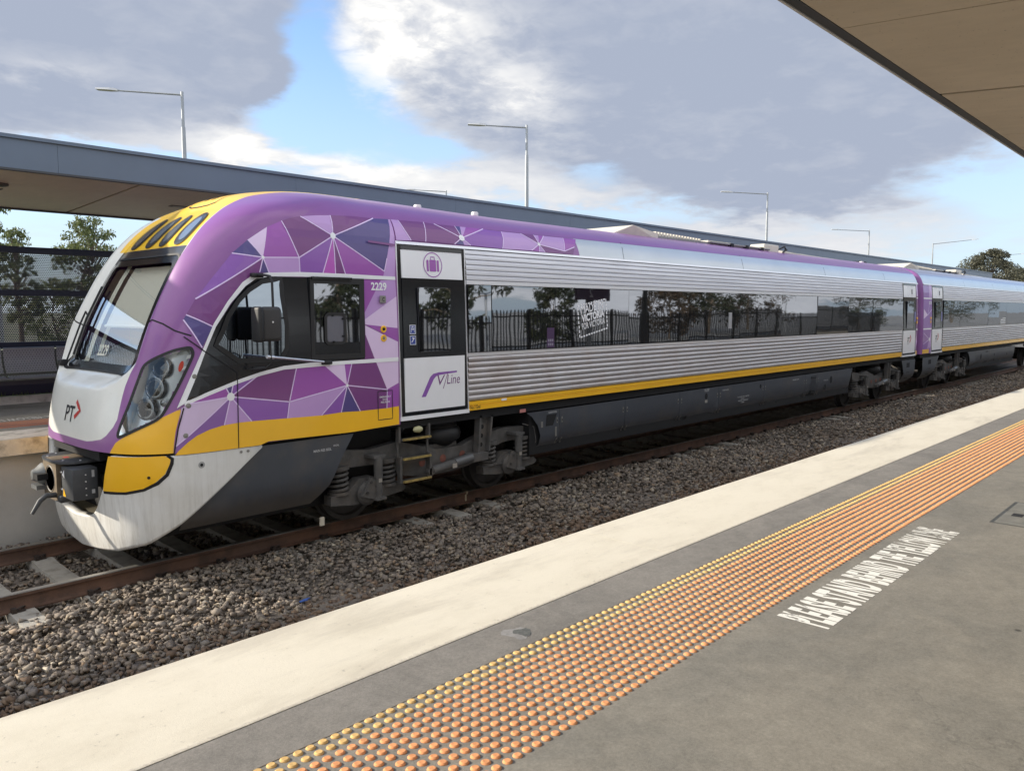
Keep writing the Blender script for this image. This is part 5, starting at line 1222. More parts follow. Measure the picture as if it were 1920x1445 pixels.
g=MB(); g.box(3.12,3.4,8.45,10.1,.42,.45,mat('pocket_floor',(.10,.085,.05),.9,var=.3,vscale=9)); g.build('pocket_floor',car,smooth=0)
# coupler
M_CPL=mat('coupler_grey',(.062,.065,.07),.55,.3,var=.15,vscale=6); M_CPF=mat('coupler_face',(.17,.13,.085),.7,.2,var=.3,vscale=10); M_CPH=mat('coupler_horn',(.15,.155,.155),.5,.3,var=.15,vscale=10)
cp=bpy.data.objects.new('coupler',None); COL.objects.link(cp); cp.parent=car; cp.location=(-15+2.9,0,.9)
g=MB(); n=24; cx,cz,R=9.27,.885,.125
ring=[(9.27+R*math.cos(t),cz+R*math.sin(t)*1.0) for t in np.linspace(0,2*math.pi,n,endpoint=False)]
oute=[]
for t in np.linspace(0,2*math.pi,n,endpoint=False):
    c,s=math.cos(t),math.sin(t); k=min(.20/max(abs(c),1e-6),.215/max(abs(s),1e-6)); oute.append((9.27+c*k,cz+s*k))
v=[(2.755,y,z) for y,z in ring]+[(2.755,y,z) for y,z in oute]+[(3.05,y,z) for y,z in oute]+[(2.90,y,z) for y,z in ring]
f=[(i,(i+1)%n,n+(i+1)%n,n+i) for i in range(n)]+[(n+i,n+(i+1)%n,2*n+(i+1)%n,2*n+i) for i in range(n)]
g.add(v,f,M_CPF); g.add(v,[(i,(i+1)%n,3*n+(i+1)%n,3*n+i) for i in range(n)]+[tuple(3*n+i for i in range(n))],M_UFB)
g.lathe((2.755,9.27,cz),(-1,0,0),[(.125,-.004),(.138,.004),(.150,-.004)],M_CPL,24); g.box(3.05,3.45,9.12,9.42,.75,1.0,M_CPL); g.build('coupler_head',cp,smooth=30)
g=MB(); g.lathe((2.76,9.52,.90),(-1,.05,0),[(.125,0),(.105,.03),(.075,.06),(.06,.09),(.05,.105),(0,.11)],M_CPH,16); g.box(2.655,2.76,9.34,9.50,.865,.93,M_UFB); g.box(2.66,2.78,9.4,9.58,.755,.80,M_CPH); g.build('guide_horn',cp,smooth=35)
g=MB(); n=20; pl=[]
for t in np.linspace(0,2*math.pi,n,endpoint=False): pl.append((3.0+.27*math.copysign(abs(math.cos(t))**.6,math.cos(t)),9.25+.40*math.copysign(abs(math.sin(t))**.7,math.sin(t))))
g.add([(x,y,1.075) for x,y in pl]+[(x,y,1.097) for x,y in pl],[tuple(range(n,2*n))]+[(i,(i+1)%n,n+(i+1)%n,n+i) for i in range(n)],M_CPL)
for x,y in ((2.82,9.05),(2.80,9.45),(2.95,8.93),(3.1,8.95),(2.92,9.57)): g.cyl((x,y,1.097),(x,y,1.104),.012,M_ALU,n=8)
g.box(2.88,2.93,9.18,9.26,1.098,1.101,mat('red_mark',(.5,.06,.05),.6)); g.build('top_plate',cp,smooth=0)
g=MB(); g.rbox(2.775,3.02,8.66,8.98,.73,1.055,M_CPL,.012,2); g.box(2.80,3.04,8.985,9.10,.76,1.03,M_UFB)
for z in (.78,.85,.92,.99): g.cyl((2.90,8.66,z),(2.90,8.652,z),.007,M_ALU,n=8)
g.box(2.96,2.985,8.655,8.66,.96,1.03,mat('box_label',(.4,.4,.4),.6)); g.box(2.955,2.985,8.655,8.66,.79,.83,MATS['box_label'])
g.add([(2.772,8.94,.75),(2.772,8.86,.75),(2.772,8.92,.83)],[(0,1,2)],M_YEL); g.add([(2.772,8.95,.97),(2.772,8.88,.94),(2.772,8.88,1.03)],[(0,1,2)],M_WP)
g.build('electrical_box',cp,smooth=30)
g=MB()
for z in (.80,.98): g.cyl((2.80,9.0,z),(2.80,9.14,z),.012,M_ALU,n=8)
g.tube([(2.86,9.16,.72),(2.80,9.10,.735),(2.66,9.10,.745),(2.60,9.10,.70),(2.52,9.10,.575)],[.030,.030,.028,.026,.018],M_CPL,10); g.rbox(2.76,2.90,9.0,9.26,.66,.735,M_CPL,.012,1); g.build('release_handle',cp,smooth=50)
g=MB()
for i in range(9):
    y=8.50+.09*i; g.tube([(3.28,y,1.05-random.random()*.2),(3.2,y+.02,.9),(3.24,y+.05,.72+random.random()*.1),(3.3,y,.6)],.016,mat('air_hose',(.035,.035,.035),.5),6)
g.tube([(3.16,8.56,.84),(3.14,8.57,.76),(3.16,8.56,.60)],.014,M_RUST,6); g.box(3.10,3.16,8.54,8.60,.80,.86,M_LATCH); g.box(3.12,3.16,8.55,8.60,.69,.73,M_WP); g.build('air_hoses',cp,smooth=40)
# windscreen and what shows behind it
wsr=rrect(-.875,.875,2.045,3.205,.10,5)
_zq=np.linspace(2.03,3.22,40); _cq=np.polyfit(_zq,fx0(_zq),2)
def WSM(a,z,off=0.0):
    a=np.asarray(a,float); z=np.asarray(z,float); return np.stack(np.broadcast_arrays(np.polyval(_cq,z)+.21-off,YC+a*.993,z+0*a),-1)
CABG=lambda x,z,off=0.0: (x,float(cab_y(np.array(x),np.array(2.2)))-off,z)
def glass_patch(name,x0,x1,z0,z1,nx,nz,off,m,parent):
    a=np.linspace(x0,x1,nx); z=np.linspace(z0,z1,nz); Zg,Ag=np.meshgrid(z,a,indexing='ij'); P=WSM(Ag,Zg,off); i=np.arange(nx*nz).reshape(nz,nx)
    g=MB(); g.add(P.reshape(-1,3).tolist(),np.stack([i[:-1,:-1],i[:-1,1:],i[1:,1:],i[1:,:-1]],-1).reshape(-1,4).tolist(),m); return g.build(name,parent,smooth=60)
ws=glass_patch('windscreen',-.89,.89,2.03,3.22,40,24,-.014,M_CLEAR,car)
g=MB(); strip(g,wsr,.085,NOSM,M_BLKP,.006,True,step=.05); strip(g,rrect(-.925,.925,2.00,3.25,.12,5),.022,NOSM,M_RUB,.012,True,step=.05); g.build('windscreen_frame',ws,smooth=40)
g=MB(); put_text(g,'2229',-.25,2.16,.26,.125,lambda a,b:NOSM(-a-.05,b,-.008),mat('number_white',(.75,.75,.66),.5),.02); g.build('windscreen_number',ws,smooth=0)
g=MB(); W0=[NOSM(.90,2.06,.03),NOSM(.86,2.5,.06),NOSM(.86,2.62,.06)]; g.tube(W0,.010,M_RUB,6); g.tube([NOSM(.80,2.14,.035),NOSM(.80,2.55,.035),NOSM(.80,2.92,.035)],.012,M_RUB,6); g.tube([NOSM(.86,2.62,.06),NOSM(.80,2.58,.035)],.010,M_RUB,6); g.rbox(*[c for p in ((NOSM(.93,2.02,.0)[0]-.03,NOSM(.93,2.02,.0)[0]+.05),(NOSM(.93,2.02)[1]-.05,NOSM(.93,2.02)[1]+.05),(2.02,2.09)) for c in p],M_RUB,.01,1); g.build('wiper',car,smooth=40)
M_CREAM=mat('cab_cream',(.88,.87,.76),.7); M_BLIND=mat('roller_blind',(.86,.84,.74),.8,var=.03,vscale=2); M_DASH=mat('dash_grey',(.34,.35,.37),.6); M_CABD=mat('cab_dark',(.020,.021,.024),.7)
g=MB(); 
def in_patch(g,a0,a1,z0,z1,off,m,nx=10,nz=8):
    a=np.linspace(a0,a1,nx); z=np.linspace(z0,z1,nz); Zg,Ag=np.meshgrid(z,a,indexing='ij'); P=nose(Ag,Zg,off); i=np.arange(nx*nz).reshape(nz,nx)
    g.add(P.reshape(-1,3).tolist(),np.stack([i[:-1,:-1],i[:-1,1:],i[1:,1:],i[1:,:-1]],-1).reshape(-1,4).tolist(),m)
in_patch(g,-.80,.50,2.52,3.20,-.10,M_BLIND); o=g.build('roller_blind',car,smooth=60)
g=MB(); g.tube([NOSM(-.80,2.52,-.10),NOSM(-.2,2.52,-.10),NOSM(.50,2.52,-.10)],.018,M_CREAM,8); g.build('blind_bar',o)
g=MB(); in_patch(g,.58,.72,2.0,3.22,-.08,M_CREAM,4,8); in_patch(g,.72,.89,2.25,3.22,-.22,M_CREAM,4,8); g.build('cab_pillar',car,smooth=60)
g=MB(); g.add([NOSM(-.86,2.06,-.03),NOSM(.86,2.06,-.03),(4.2,10.4,2.34),(4.2,8.1,2.34)],[(0,1,2,3)],M_DASH); g.rbox(3.72,4.1,8.5,9.5,2.25,2.52,M_CABD,.03,2); g.build('dashboard',car,smooth=0)
g=MB(); g.box(5.2,5.25,8.05,10.49,1.3,3.6,M_CABD); g.box(4.3,5.2,10.42,10.46,1.3,3.0,M_CREAM); g.box(4.45,5.2,8.06,8.10,1.6,3.0,M_CABD); g.box(4.6,5.2,8.2,10.3,3.40,3.44,M_CABD); g.build('cab_interior',car,smooth=0)
# destination lamps over the windscreen
M_LRING=mat('lamp_ring',(.055,.055,.055),.3,.3); M_LGL=mat('lamp_glass_grey',(.17,.18,.185),.15,.2,coat=.6)
for c in (-.645,-.215,.215,.645):
    g=MB(); ov=[]
    for t in np.linspace(0,2*math.pi,28,endpoint=False): ov.append((c+.152*math.copysign(abs(math.cos(t))**.85,math.cos(t)),3.555+.185*math.copysign(abs(math.sin(t))**.85,math.sin(t))))
    patch(g,ov,NOSM,M_LRING,.006,.05); strip(g,ov,.014,NOSM,M_RUB,.010,True,step=.04)
    iv=[(c-.012+(a-c)*.62,3.553+(z-3.555)*.74) for a,z in ov]; patch(g,iv,NOSM,M_LGL,.010,.05); g.build('marker_lamp',car,smooth=50)
g=MB()
hp=[(-.62,4.14),(-.60,3.98),(-.52,3.90),(-.35,3.875),(0,3.87),(.35,3.875),(.52,3.90),(.60,3.98),(.62,4.14)]
strip(g,hp,.014,NOSM,M_SEAM,.004,step=.04)
for c in (-.22,.16): patch(g,[(c-.06,3.965),(c+.05,3.955),(c+.10,4.04),(c+.08,4.085),(c-.02,4.07)],NOSM,M_UFB,.004,.05)
g.build('roof_hatch',car,smooth=0)
g=MB()
for sg in (1,-1): strip(g,[(-.945*sg,2.478),(-1.109*sg,2.553),(-1.25*sg,2.51),(-1.373*sg,2.452),(-1.55*sg,2.40)],.013,NOSM,M_SEAM,.004,step=.03)
g.build('panel_seam',car,smooth=0)
# front logo
g=MB(); 
def front_map(a,z,off=.003): return NOSM(a,z,.004)
ptlogo(g,-.17,1.50,.37,lambda a,b,o: NOSM(a*1.0,b,.004),.004,True); g.build('front_logo',car,smooth=0)
# headlights
for sg in (-1,1):
    hp=[(a*sg,z) for a,z in HLP]; hp=hp if sg==1 else hp
    ca=sum(a for a,z in hp)/len(hp); cz=sum(z for a,z in hp)/len(hp)
    inn=[(ca+(a-ca)*.93,cz+(z-cz)*.95) for a,z in hp]
    g=MB(); v=[NOSM(a,z,.0) for a,z in hp]+[NOSM(a,z,-.13) for a,z in inn]; n=len(hp); g.add(v,[(i,(i+1)%n,n+(i+1)%n,n+i) for i in range(n)],mat('lamp_surround',(.30,.32,.34),.3,.6))
    patch(g,inn,NOSM,mat('lamp_back',(.60,.66,.73),.30,.75),-.13,.08)
    h=g.build('headlight',car,smooth=40)
    g=MB(); strip(g,hp,.030,NOSM,M_RUB,.007,True,step=.05); g.build('lamp_gasket',h,smooth=40)
    g=MB(); patch(g,hp,NOSM,M_LCOV,.004,.06); g.build('lamp_cover',h,smooth=60)
    for a0,z0,r in ((1.335,2.10,.098),(1.325,1.895,.106),(1.268,1.685,.104)):
        p=Vector(NOSM(a0*sg,z0,-.125)); q=Vector(NOSM(a0*sg,z0,-.02)); d=(q-p).normalized(); d=(d+Vector((-.9,0,0))).normalized()
        g=MB(); g.lathe(p,d,[(r*1.08,0),(r*1.08,.055),(r*.96,.058),(r*.9,.05)],mat('lamp_chrome',(.22,.23,.25),.2,.9),22); g.lathe(p+d*.048,d,[(r*.9,0),(0,.012)],mat('lamp_lens_dark',(.012,.012,.014),.06,coat=.8),22); g.build('lamp_unit',h,smooth=45)
    g=MB(); p=NOSM(1.46*sg,1.74,-.05); g.lathe(p,(-.8,-.6*(-sg) if sg>0 else -.6,0),[(.03,0),(.04,.03),(.02,.05),(0,.052)],MATS['lamp_chrome'],14); g.build('bulb_reflector',h,smooth=50)
    g=MB(); pts=[(1.53+.024*math.cos(t),2.10+.055*math.sin(t)) for t in np.linspace(0,2*math.pi,14,endpoint=False)]; patch(g,[(a*sg,z) for a,z in pts],NOSM,mat('red_lamp',(.65,.05,.03),.25),-.04,.05); g.build('tail_lamp',h,smooth=40)
    g=MB(); patch(g,[(a*sg,z) for a,z in [(1.56,2.17),(1.60,2.18),(1.605,2.215),(1.565,2.21)]],NOSM,M_WP,-.03,.1); patch(g,[(a*sg,z) for a,z in [(1.545,2.06),(1.585,2.07),(1.59,2.10),(1.56,2.10)]],NOSM,M_WP,-.03,.1); g.build('marker_panel',h,smooth=0)
# livery on the cab side
def ccw(p):
    a=sum(p[i][0]*p[(i+1)%len(p)][1]-p[(i+1)%len(p)][0]*p[i][1] for i in range(len(p))); return p if a>0 else p[::-1]
g=MB()
for k,p in LIV: patch(g,ccw(p),CABM,PM[k],.007,.09)
for p,q in LINES: strip(g,[p,q],.0125,CABM,M_LINE,.0095)
for x,z,r in DOTS: disc(g,(x,z),r,CABM,M_WP,.0115,20)
for k,p in ROOFLIV: patch(g,ccw(p),BODM,PM[k],.009,.05)
for p,q in ROOFLINES: strip(g,[p,q],.0125,BODM,M_LINE,.012,step=.04)
for x,z,r in ROOFDOTS: disc(g,(x,z),r,BODM,M_WP,.014,16,.8)
g.build('livery_pattern',car,smooth=0)
g=MB(); patch(g,ccw(YELBAND),CABM,M_YEL,.009,.10); g.build('yellow_band',car,smooth=0)
g=MB(); k=len(WARCH_OUT); v=[CABM(x,z,.0115) for x,z in WARCH_OUT]+[CABM(x,z,.0115) for x,z in WARCH_IN]; g.add(v,[(i,i+1,k+i+1,k+i) for i in range(k-1)],M_WP)
k=len(WLOW_TOP); v=[CABM(x,z,.0115) for x,z in WLOW_TOP]+[CABM(x,z,.0115) for x,z in WLOW_BOT]; g.add(v,[(i,i+1,k+i+1,k+i) for i in range(k-1)],M_WP); g.build('white_band',car,smooth=0)
g=MB(); patch(g,ccw(BLACKZONE),CABM,M_BLKP,.009,.10); 
strip(g,SEAMD[1:],.012,CABM,M_SEAM,.0135); strip(g,SEAMV,.010,CABM,M_SEAM,.0135); strip(g,SEAMF,.012,CABM,M_SEAM,.0135); g.build('cab_side_panel',car,smooth=0)
g=MB(); patch(g,ccw(CABGLASS),CABG,M_CGL,.015,.12); cw=g.build('cab_window',car,smooth=60)
g=MB(); strip(g,ccw(CABGLASS),.05,CABG,M_RUB,.019,True,step=.06); g.build('window_seal',cw,smooth=0)
g=MB(); fx0_,fx1_=5.045,5.785
for a,b,c,d in ((fx0_,fx0_+.05,2.10,3.03),(fx1_-.07,fx1_,2.10,3.03),(fx0_+.05,fx1_-.07,2.96,3.03),(fx0_+.05,fx1_-.07,2.10,2.155)):
    v=[(x,YC-1.45-o,z) for x in (a,b) for z in (c,d) for o in (.012,-.02)]; g.add(v,[(0,2,6,4),(0,4,5,1),(2,3,7,6),(0,1,3,2),(4,6,7,5)],M_RUB)
g.box(5.06,5.60,7.785,7.815,3.005,3.035,M_BLKP); dw=g.build('cab_door_window',car,smooth=0)
g=MB(); v=[(x,YC-1.45-.006,z) for x,z in ((fx0_+.05,2.157),(fx1_-.07,2.157),(fx1_-.07,2.958),(fx0_+.05,2.958))]; g.add(v,[(0,1,2,3)],M_GLS); g.build('glass',dw,smooth=0)
g=MB(); F1=lambda x,z,o=0: (x,YC-1.458-o,z)
strip(g,rrect(5.235,5.50,2.28,2.615,.05,5),.036,F1,M_RUB,.012,True,step=.03); patch(g,rrect(5.245,5.49,2.29,2.605,.05,5),F1,mat('vent_glass',(.16,.16,.19),.25,.3),.004,.2)
for x,z in ((5.33,2.60),(5.47,2.56),(5.47,2.36),(5.34,2.295)): g.cyl((x,YC-1.458,z),(x,YC-1.485,z),.012,M_UFB,n=8)
g.build('hatch_window',dw,smooth=0)
# mirror
mr=bpy.data.objects.new('door_mirror',None); COL.objects.link(mr); mr.parent=car; mr.location=(-15+4.4,-1.6,2.5)
M_MIR=mat('mirror_shell',(.040,.038,.038),.6,bump=.3,bscale=150)
g=MB(); g.rbox(4.27,4.505,7.50,7.59,2.335,2.695,M_MIR,.042,4); g.lathe((4.39,7.50,2.535),(0,-1,0),[(.010,0),(.010,.004),(0,.006)],M_ALU,10); g.build('mirror_housing',mr,smooth=50)
g=MB(); g.rbox(4.19,4.255,7.425,7.60,2.33,2.695,M_RUB,.03,3); g.build('mirror_face',mr,smooth=50)
g=MB(); g.tube([(4.38,7.83,3.03),(4.40,7.66,3.025),(4.405,7.56,3.01),(4.41,7.53,2.95),(4.42,7.54,2.69)],.013,M_RUB,8); g.rbox(4.33,4.46,7.77,7.84,3.005,3.05,M_RUB,.008,1); g.tube([(4.38,7.55,2.34),(4.385,7.55,2.17),(4.39,7.55,2.10),(4.36,7.60,2.055),(4.28,7.70,2.04),(4.25,7.84,2.04)],.011,M_RUB,8); g.rbox(4.32,4.45,7.78,7.84,2.015,2.06,M_RUB,.006,1); g.build('mirror_arm',mr,smooth=50)
g=MB(); g.cyl((4.36,7.55,2.175),(5.18,7.775,2.075),.013,M_ALU,n=8); g.cyl((4.34,7.55,2.175),(4.43,7.57,2.165),.02,M_ALU,n=8); g.rbox(5.17,5.30,7.775,7.815,2.04,2.085,M_RUB,.006,1); g.build('mirror_strut',mr,smooth=50)
# numbers, buttons, labels
g=MB(); put_text(g,'2229',5.905,2.895,.235,.098,lambda a,b:CABM(a,b,.0125),M_WP,.03); g.build('car_number',car,smooth=0)
g=MB(); g.rbox(6.015,6.105,7.800,7.818,2.745,2.835,M_LATCH,.006,1); put_text(g,'C',6.045,2.765,.034,.05,lambda a,b:(a,7.7985,b),M_UFB,.02); g.build('letter_plate',car,smooth=0)
for z,m in ((2.43,M_UFB),(2.32,M_LATCH)):
    g=MB(); g.lathe((6.07,7.822,z),(0,-1,0),[(.044,0),(.044,.010),(.034,.016),(.024,.012),(0,.012)],M_YEL,20); g.lathe((6.07,7.809,z),(0,-1,0),[(.020,0),(.018,.006),(0,.007)],m,14); g.build('door_button',car,smooth=40)
g=MB(); strip(g,[(5.965,1.675),(6.185,1.675),(6.185,1.325),(5.965,1.325)],.010,CABM,M_PTD,.0125,True)
for i,w in enumerate(('EMERGENCY','DOOR','RELEASE')): put_text(g,w,6.075-.012*len(w)*.8,1.592-.032*i,.0195*len(w),.022,lambda a,b:CABM(a,b,.0125),M_WP,.01)
g.build('door_release_label',car,smooth=0)
g=MB()
for x,z in ((3.70,1.99),(3.585,1.40),(3.625,1.70)): g.lathe(CABM(x,z,.004),(-.1,-1,0),[(.026,0),(.026,.006),(.018,.010),(0,.008)],M_LATCH,14)
g.build('panel_locks',car,smooth=40)
g=MB(); strip(g,[(5.89,3.475),(6.30,3.452)],.026,CABM,PM['plum'],.03); g.build('gutter_end',car,smooth=0)
# dark fairing between plough and bogie
FAIRM=lambda x,z,off=0: (x,max(float(cab_y(np.array(x),np.array(z)))+.055 if x<4.06 else 0,7.84 if z>.75 else 7.84+.16*((.75-z)/.34)**2)-off,z)
g=MB(); patch(g,[(3.55,.40),(4.2,.405),(5.10,.41),(5.28,.62),(5.44,.92),(5.62,1.195),(3.55,1.195)],FAIRM,M_UF,0.0,.10); label(g,'MAIN RES ISOL',5.06,1.035,.24,.030,FAIRM,.004); label(g,'ISOL',5.33,1.075,.08,.02,FAIRM,.004); fr_=g.build('front_fairing',car,smooth=50)
g=MB(); g.box(4.40,6.33,7.90,10.64,1.198,1.245,M_UFB); g.build('cab_solebar',car,smooth=0)
g=MB(); g.box(5.22,5.28,7.98,8.0,.12,.22,mat('lifeguard_white',(.6,.55,.45),.7)); g.build('guard_iron',car,smooth=0)
# doors, body, underframe
door(car,6.335,7.475,'V',True)
carriage_body(car,XEND,26.85,7.50,25.40,[7.505,7.95,9.32,11.25,13.22,15.20,17.14,19.1,21.11,22.9,25.39],10.0,None)
door(car,25.46,26.68,'P',False)
g=MB(); bodystrip(g,26.705,26.85,1.29,3.51,PM['plum'],.003,6); bodystrip(g,26.705,26.85,2.06,2.10,M_WP,.005); bodystrip(g,26.705,26.85,3.03,3.07,M_WP,.005); bodystrip(g,26.705,26.85,1.30,1.42,M_YEL,.005); patch(g,[(26.71,3.1),(26.845,3.1),(26.845,3.5),(26.71,3.5)],BODM,PM['lavender'],.0045,.3); patch(g,[(26.71,1.45),(26.845,1.7),(26.71,2.0)],BODM,PM['lavender'],.0045,.3); g.build('end_livery',car,smooth=0)
g=MB(); v=[(26.85,y,z) for y,z in [(YC-float(fB(z)),z) for z in np.linspace(1.28,4.09,30)]+[(YC+float(fB(z)),z) for z in np.linspace(4.09,1.28,30)]]; g.add(v,[tuple(range(len(v)))],M_PURP); g.build('end_wall',car,smooth=0)
underframe(car,8.93,21.50,[9.47,11.22,12.98,14.45,16.45,18.60,19.33])
g=MB()
for x,z,r in ((13.95,.995,.055),(13.22,.62,.052),(16.27,1.03,.042),(20.16,.93,.085),(19.80,.77,.065)): disc(g,(x,z),r,SKM,M_UFB,.004,18,1.1)
for x,z in ((17.14,.575),(18.85,.66)): g.add([SKM(x-.06,z-.03,.004),SKM(x+.03,z-.05,.004),SKM(x+.06,z+.03,.004),SKM(x-.02,z+.05,.004)],[(0,1,2,3)],M_UFB)
g.add([SKM(9.14,.91,.004),SKM(9.31,.91,.004),SKM(9.40,1.08,.004),SKM(9.16,1.08,.004)],[(0,1,2,3)],M_UFB)
patch(g,rrect(9.03,9.075,.90,.99,.006,2),SKM,M_LATCH,.004,.3); patch(g,rrect(9.36,9.40,.73,.88,.006,2),SKM,M_LATCH,.004,.3); patch(g,rrect(13.90,14.0,.865,.92,.006,2),SKM,mat('tank_plate',(.30,.28,.25),.6),.004,.3)
g.build('skirt_fittings',car,smooth=0,kind='stuff')
for w_,x,z,w,h in (('SANDING ISOL',9.20,1.10,.20,.024),('FUEL TANK',13.86,1.115,.2,.022),('SHUTOFF',13.88,1.085,.17,.022),('FUEL GAUGE',14.60,1.05,.24,.024),('BRAKE ISOL',17.9,1.05,.35,.024),('FUEL FILL',19.70,.93,.28,.022)):
    g=MB(); label(g,w_,x,z,w,h); g.build('stencilled_label',car,smooth=0)
g=MB()
for i,w in enumerate(('CAUTION HOT WATER','DRAIN','BEFORE OPENING','COVER')): label(g,w,15.2+.06*(4-len(w)/5),.86-.04*i,.03*len(w),.022)
g.build('stencilled_label',car,smooth=0)
g=MB(); g.add([SKM(a,b,.003) for a,b in ((18.93,.66),(19.25,.66),(19.25,1.08),(18.93,1.08))],[(0,1,2,3)],M_UFB)
for k in range(9): z=.69+.045*k; g.add([SKM(18.94,z,.008),SKM(19.24,z,.008),SKM(19.24,z+.02,.012),SKM(18.94,z+.02,.012)],[(0,1,2,3)],M_UF)
for k in range(5): x=18.94+.074*k; g.add([SKM(x,.67,.013),SKM(x+.012,.67,.013),SKM(x+.012,1.07,.013),SKM(x,1.07,.013)],[(0,1,2,3)],M_UF)
g.build('cooling_grille',car,smooth=0)
wheel_skirt(car,[(25.55,1.16),(25.68,.98),(25.78,.75),(25.70,.45),(26.55,.45),(26.80,.62),(26.84,1.16)],((26.02,26.32,.93,1.07),(26.0,26.32,.60,.79)))
b1=bogie(7.18,car); bogie(23.9,car)
g=MB()                                                # boarding steps by the first bogie
for z in (1.03,.78,.49): q=MB(); q.box(6.36,6.81,7.80,7.835,z-.012,z+.012,M_STEPY); q.box(6.36,6.81,7.836,7.98,z-.02,z-.005,M_BOG); q.build('step_tread',car,smooth=0)
for x in (6.32,6.815): g.box(x,x+.035,7.84,7.90,.47,.81,M_BOG); g.box(x,x+.03,7.86,7.92,.99,1.19,M_BOG); g.box(x+.002,x+.033,7.905,7.925,.6,1.15,M_BOG)
g.box(6.33,6.84,7.926,7.95,.70,.76,M_BOG); g.build('step_frame',car,smooth=0)
g=MB(); g.lathe((6.50,7.80,1.145),(1,0,0),[(.0,0),(.035,.03),(.045,.10),(.03,.14),(0,.15)],mat('step_lamp',(.42,.40,.22),.4),12); g.build('step_lamp',car,smooth=50)
g=MB(); g.add([SKM(8.55,1.17,.01),SKM(8.68,1.17,.01),SKM(8.68,1.22,.01),SKM(8.55,1.22,.01)],[(0,1,2,3)],mat('warning_plate',(.5,.2,.18),.5)); g.build('warning_plate',car,smooth=0)
g=MB(); label(g,'No.1 End',7.52,1.315,.19,.055,BODM,.0155,M_PTD); patch(g,rrect(8.13,8.24,1.385,1.415,.01,3),BODM,M_WP,.016,.3); g.build('sill_labels',car,smooth=0)
for x in (7.42,8.54):
    g=MB(); g.lathe((x,8.75,4.06),(0,0,1),[(.055,0),(.055,.055),(.045,.07),(0,.075)],mat('dome_white',(.72,.70,.68),.5),16); g.build('roof_antenna',car,smooth=50)
g=MB(); g.rbox(24.9,25.5,8.95,9.2,4.05,4.15,M_UFB,.03,2); g.lathe((24.75,8.85,4.06),(0,0,1),[(.06,0),(.06,.06),(0,.07)],MATS['dome_white'],12); g.build('roof_fitting',car,smooth=50)
roof_equipment(car,11.9)
# lettered square on the window
g=MB(); M_LET=mat('window_lettering',(.92,.92,.94),.6); WM=lambda x,z,off=.012: (x,YC-float(fB(2.1))-.0055,z)
q=[(9.86,2.725),(10.59,2.845),(10.65,2.375),(9.925,2.235)]
for a,b,n in ((q[0],q[1],11),(q[1],q[2],7),(q[2],q[3],11),(q[3],q[0],7)):
    for k in range(n):
        t0,t1=k/n,(k+.68)/n; strip(g,[(a[0]+(b[0]-a[0])*t0,a[1]+(b[1]-a[1])*t0),(a[0]+(b[0]-a[0])*t1,a[1]+(b[1]-a[1])*t1)],.024,WM,M_LET)
rot=math.atan2(.12,.73)
put_text(g,'MADE IN',9.955,2.60,.585,.135,WM,M_LET,.012,0,1,rot); put_text(g,'VICTORIA',9.975,2.465,.60,.125,WM,M_LET,.045,0,1,rot); put_text(g,'FOR VICTORIA',9.985,2.355,.60,.098,WM,M_LET,.01,0,1,rot)
g.build('window_slogan',car,smooth=0)
# notice posters inside the glass
g=MB()
v=lambda x0,x1,z0,z1,m,o=.0055: g.add([(x0,YC-float(fB(2.1))-o,z0),(x1,YC-float(fB(2.1))-o,z0),(x1,YC-float(fB(2.1))-o,z1),(x0,YC-float(fB(2.1))-o,z1)],[(0,1,2,3)],m)
v(9.13,9.30,2.10,2.40,mat('poster_purple',(.06,.025,.085),.5)); 
for zz_ in (2.19,2.13): 
    for k in range(3): v(9.15+k*.045,9.185+k*.045,zz_,zz_+.04,mat('poster_mark',(.25,.22,.3),.5),.0065)
g.build('window_notice',car,smooth=0); g=MB(); v(14.72,14.86,2.30,2.62,mat('poster_grey',(.36,.36,.37),.6)); g.build('window_notice',car,smooth=0)
# ================================================================ SECOND CAR
car2=thing('railcar',(38,YC,0),'silver ribbed second car coupled behind, cut off by the right edge of the view','railcar','coupled railcars at the platform')
B0=27.42
carriage_body(car2,B0+.0,50.5,29.56,50.4,[29.57,31.6,33.6,35.6,37.3,38.6,40.7,42.8,44.9,50.39],B0-1,None)
g=MB(); bodystrip(g,B0,28.30,1.29,3.51,PM['purple'],.003,8); bodystrip(g,B0,28.30,2.06,2.10,M_WP,.006); bodystrip(g,B0,28.30,3.03,3.07,M_WP,.006); bodystrip(g,B0,28.1,1.30,1.43,M_YEL,.006)
bodystrip(g,28.0,28.30,3.08,3.51,PM['lavender'],.0045,2); patch(g,[(27.45,2.40),(27.85,2.52),(27.45,2.72)],BODM,PM['pale'],.0045,.3); patch(g,[(27.9,1.45),(28.28,1.46),(28.28,1.98)],BODM,PM['lavender'],.0045,.3)
for a,b in (((27.5,1.6),(28.1,1.74)),((27.5,1.95),(28.1,1.74)),((28.1,1.74),(28.28,2.02)),((28.1,1.74),(28.28,1.5)),((27.85,2.52),(28.1,3.0)),((27.85,2.52),(28.28,2.7))): strip(g,[a,b],.02,BODM,M_LINE,.006)
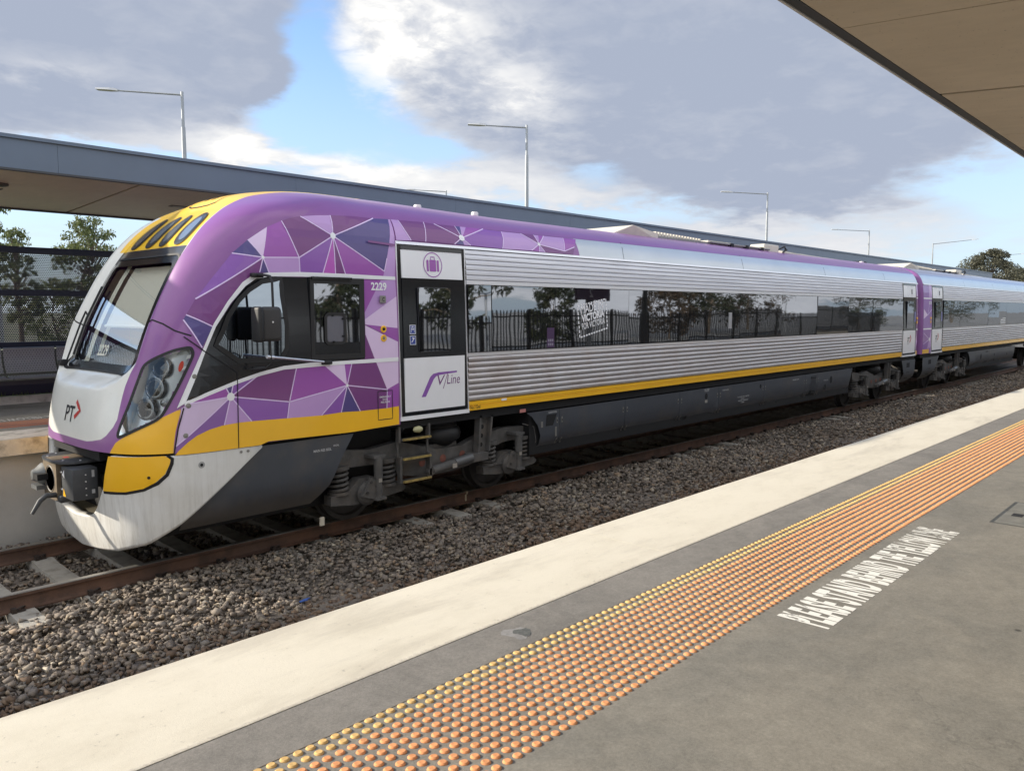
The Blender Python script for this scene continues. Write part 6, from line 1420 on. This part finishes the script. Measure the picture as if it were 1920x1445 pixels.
disc(g,(28.1,1.74),.06,BODM,M_WP,.008,14); put_text(g,'2129',27.98,2.86,.27,.10,lambda a,b:BODM(a,b,.008),M_WP,.03); g.build('end_livery',car2,smooth=0)
for z in (2.42,2.30):
    g=MB(); g.lathe((28.18,7.83,z),(0,-1,0),[(.045,0),(.045,.02),(0,.022)],M_YEL,14); g.build('door_button',car2,smooth=40)
for z in (2.42,2.30):
    g=MB(); g.lathe((26.77,7.83,z),(0,-1,0),[(.045,0),(.045,.02),(0,.022)],M_YEL,14); g.build('door_button',car,smooth=40)
door(car2,28.34,29.50,'P',False)
zz_=np.linspace(1.28,4.09,36); prof_=[(YC-float(fB(z)),z) for z in zz_]
g=MB(); v=[];  # rounded end corner
for y,z in prof_: v+=[(B0,y,z),(B0-.05,y+.02,z),(B0-.09,y+.08,z),(B0-.10,min(y+.3,YC),z),(B0-.10,YC,z)]
g.add(v,[(k*5+i,k*5+i+1,k*5+i+6,k*5+i+5) for k in range(len(prof_)-1) for i in range(4)],M_PURP)
g.add([(B0-.098,y,z) for y,z in ((8.2,2.4),(8.2,2.75),(7.95,2.55))],[(0,1,2)],PM['pale']); g.build('end_wall',car2,smooth=50)
g=MB(); g.box(26.851,27.315,8.35,10.2,1.2,3.7,M_RUB); g.build('gangway',car2,smooth=0)
g=MB()
for k in range(12): z=2.13+k*.07; bodyslab(g,37.62,38.5,z,z+.035,M_ALU,.008,.01)
g.build('vent_slats',car2,smooth=0)
wheel_skirt(car2,[(27.60,1.16),(27.62,.62),(27.85,.45),(28.75,.45),(29.0,.80),(29.35,1.16)],((28.20,28.50,.93,1.07),(28.17,28.48,.60,.79)))
underframe(car2,33.2,40.6,[34.1,36.2,38.2])
g=MB()
for x,z,r in ((34.9,.90,.09),(37.0,.9,.05),(39.2,.85,.05),(37.0,.7,.05)): disc(g,(x,z),r,SKM,M_UFB,.004,16,1.3)
g.add([SKM(a,b,.003) for a,b in ((35.6,.62),(36.0,.62),(36.0,1.08),(35.6,1.08))],[(0,1,2,3)],M_UFB); g.build('skirt_details',car2,smooth=0)
bogie(31.2,car2); bogie(46.5,car2)
roof_equipment(car2,28.0)
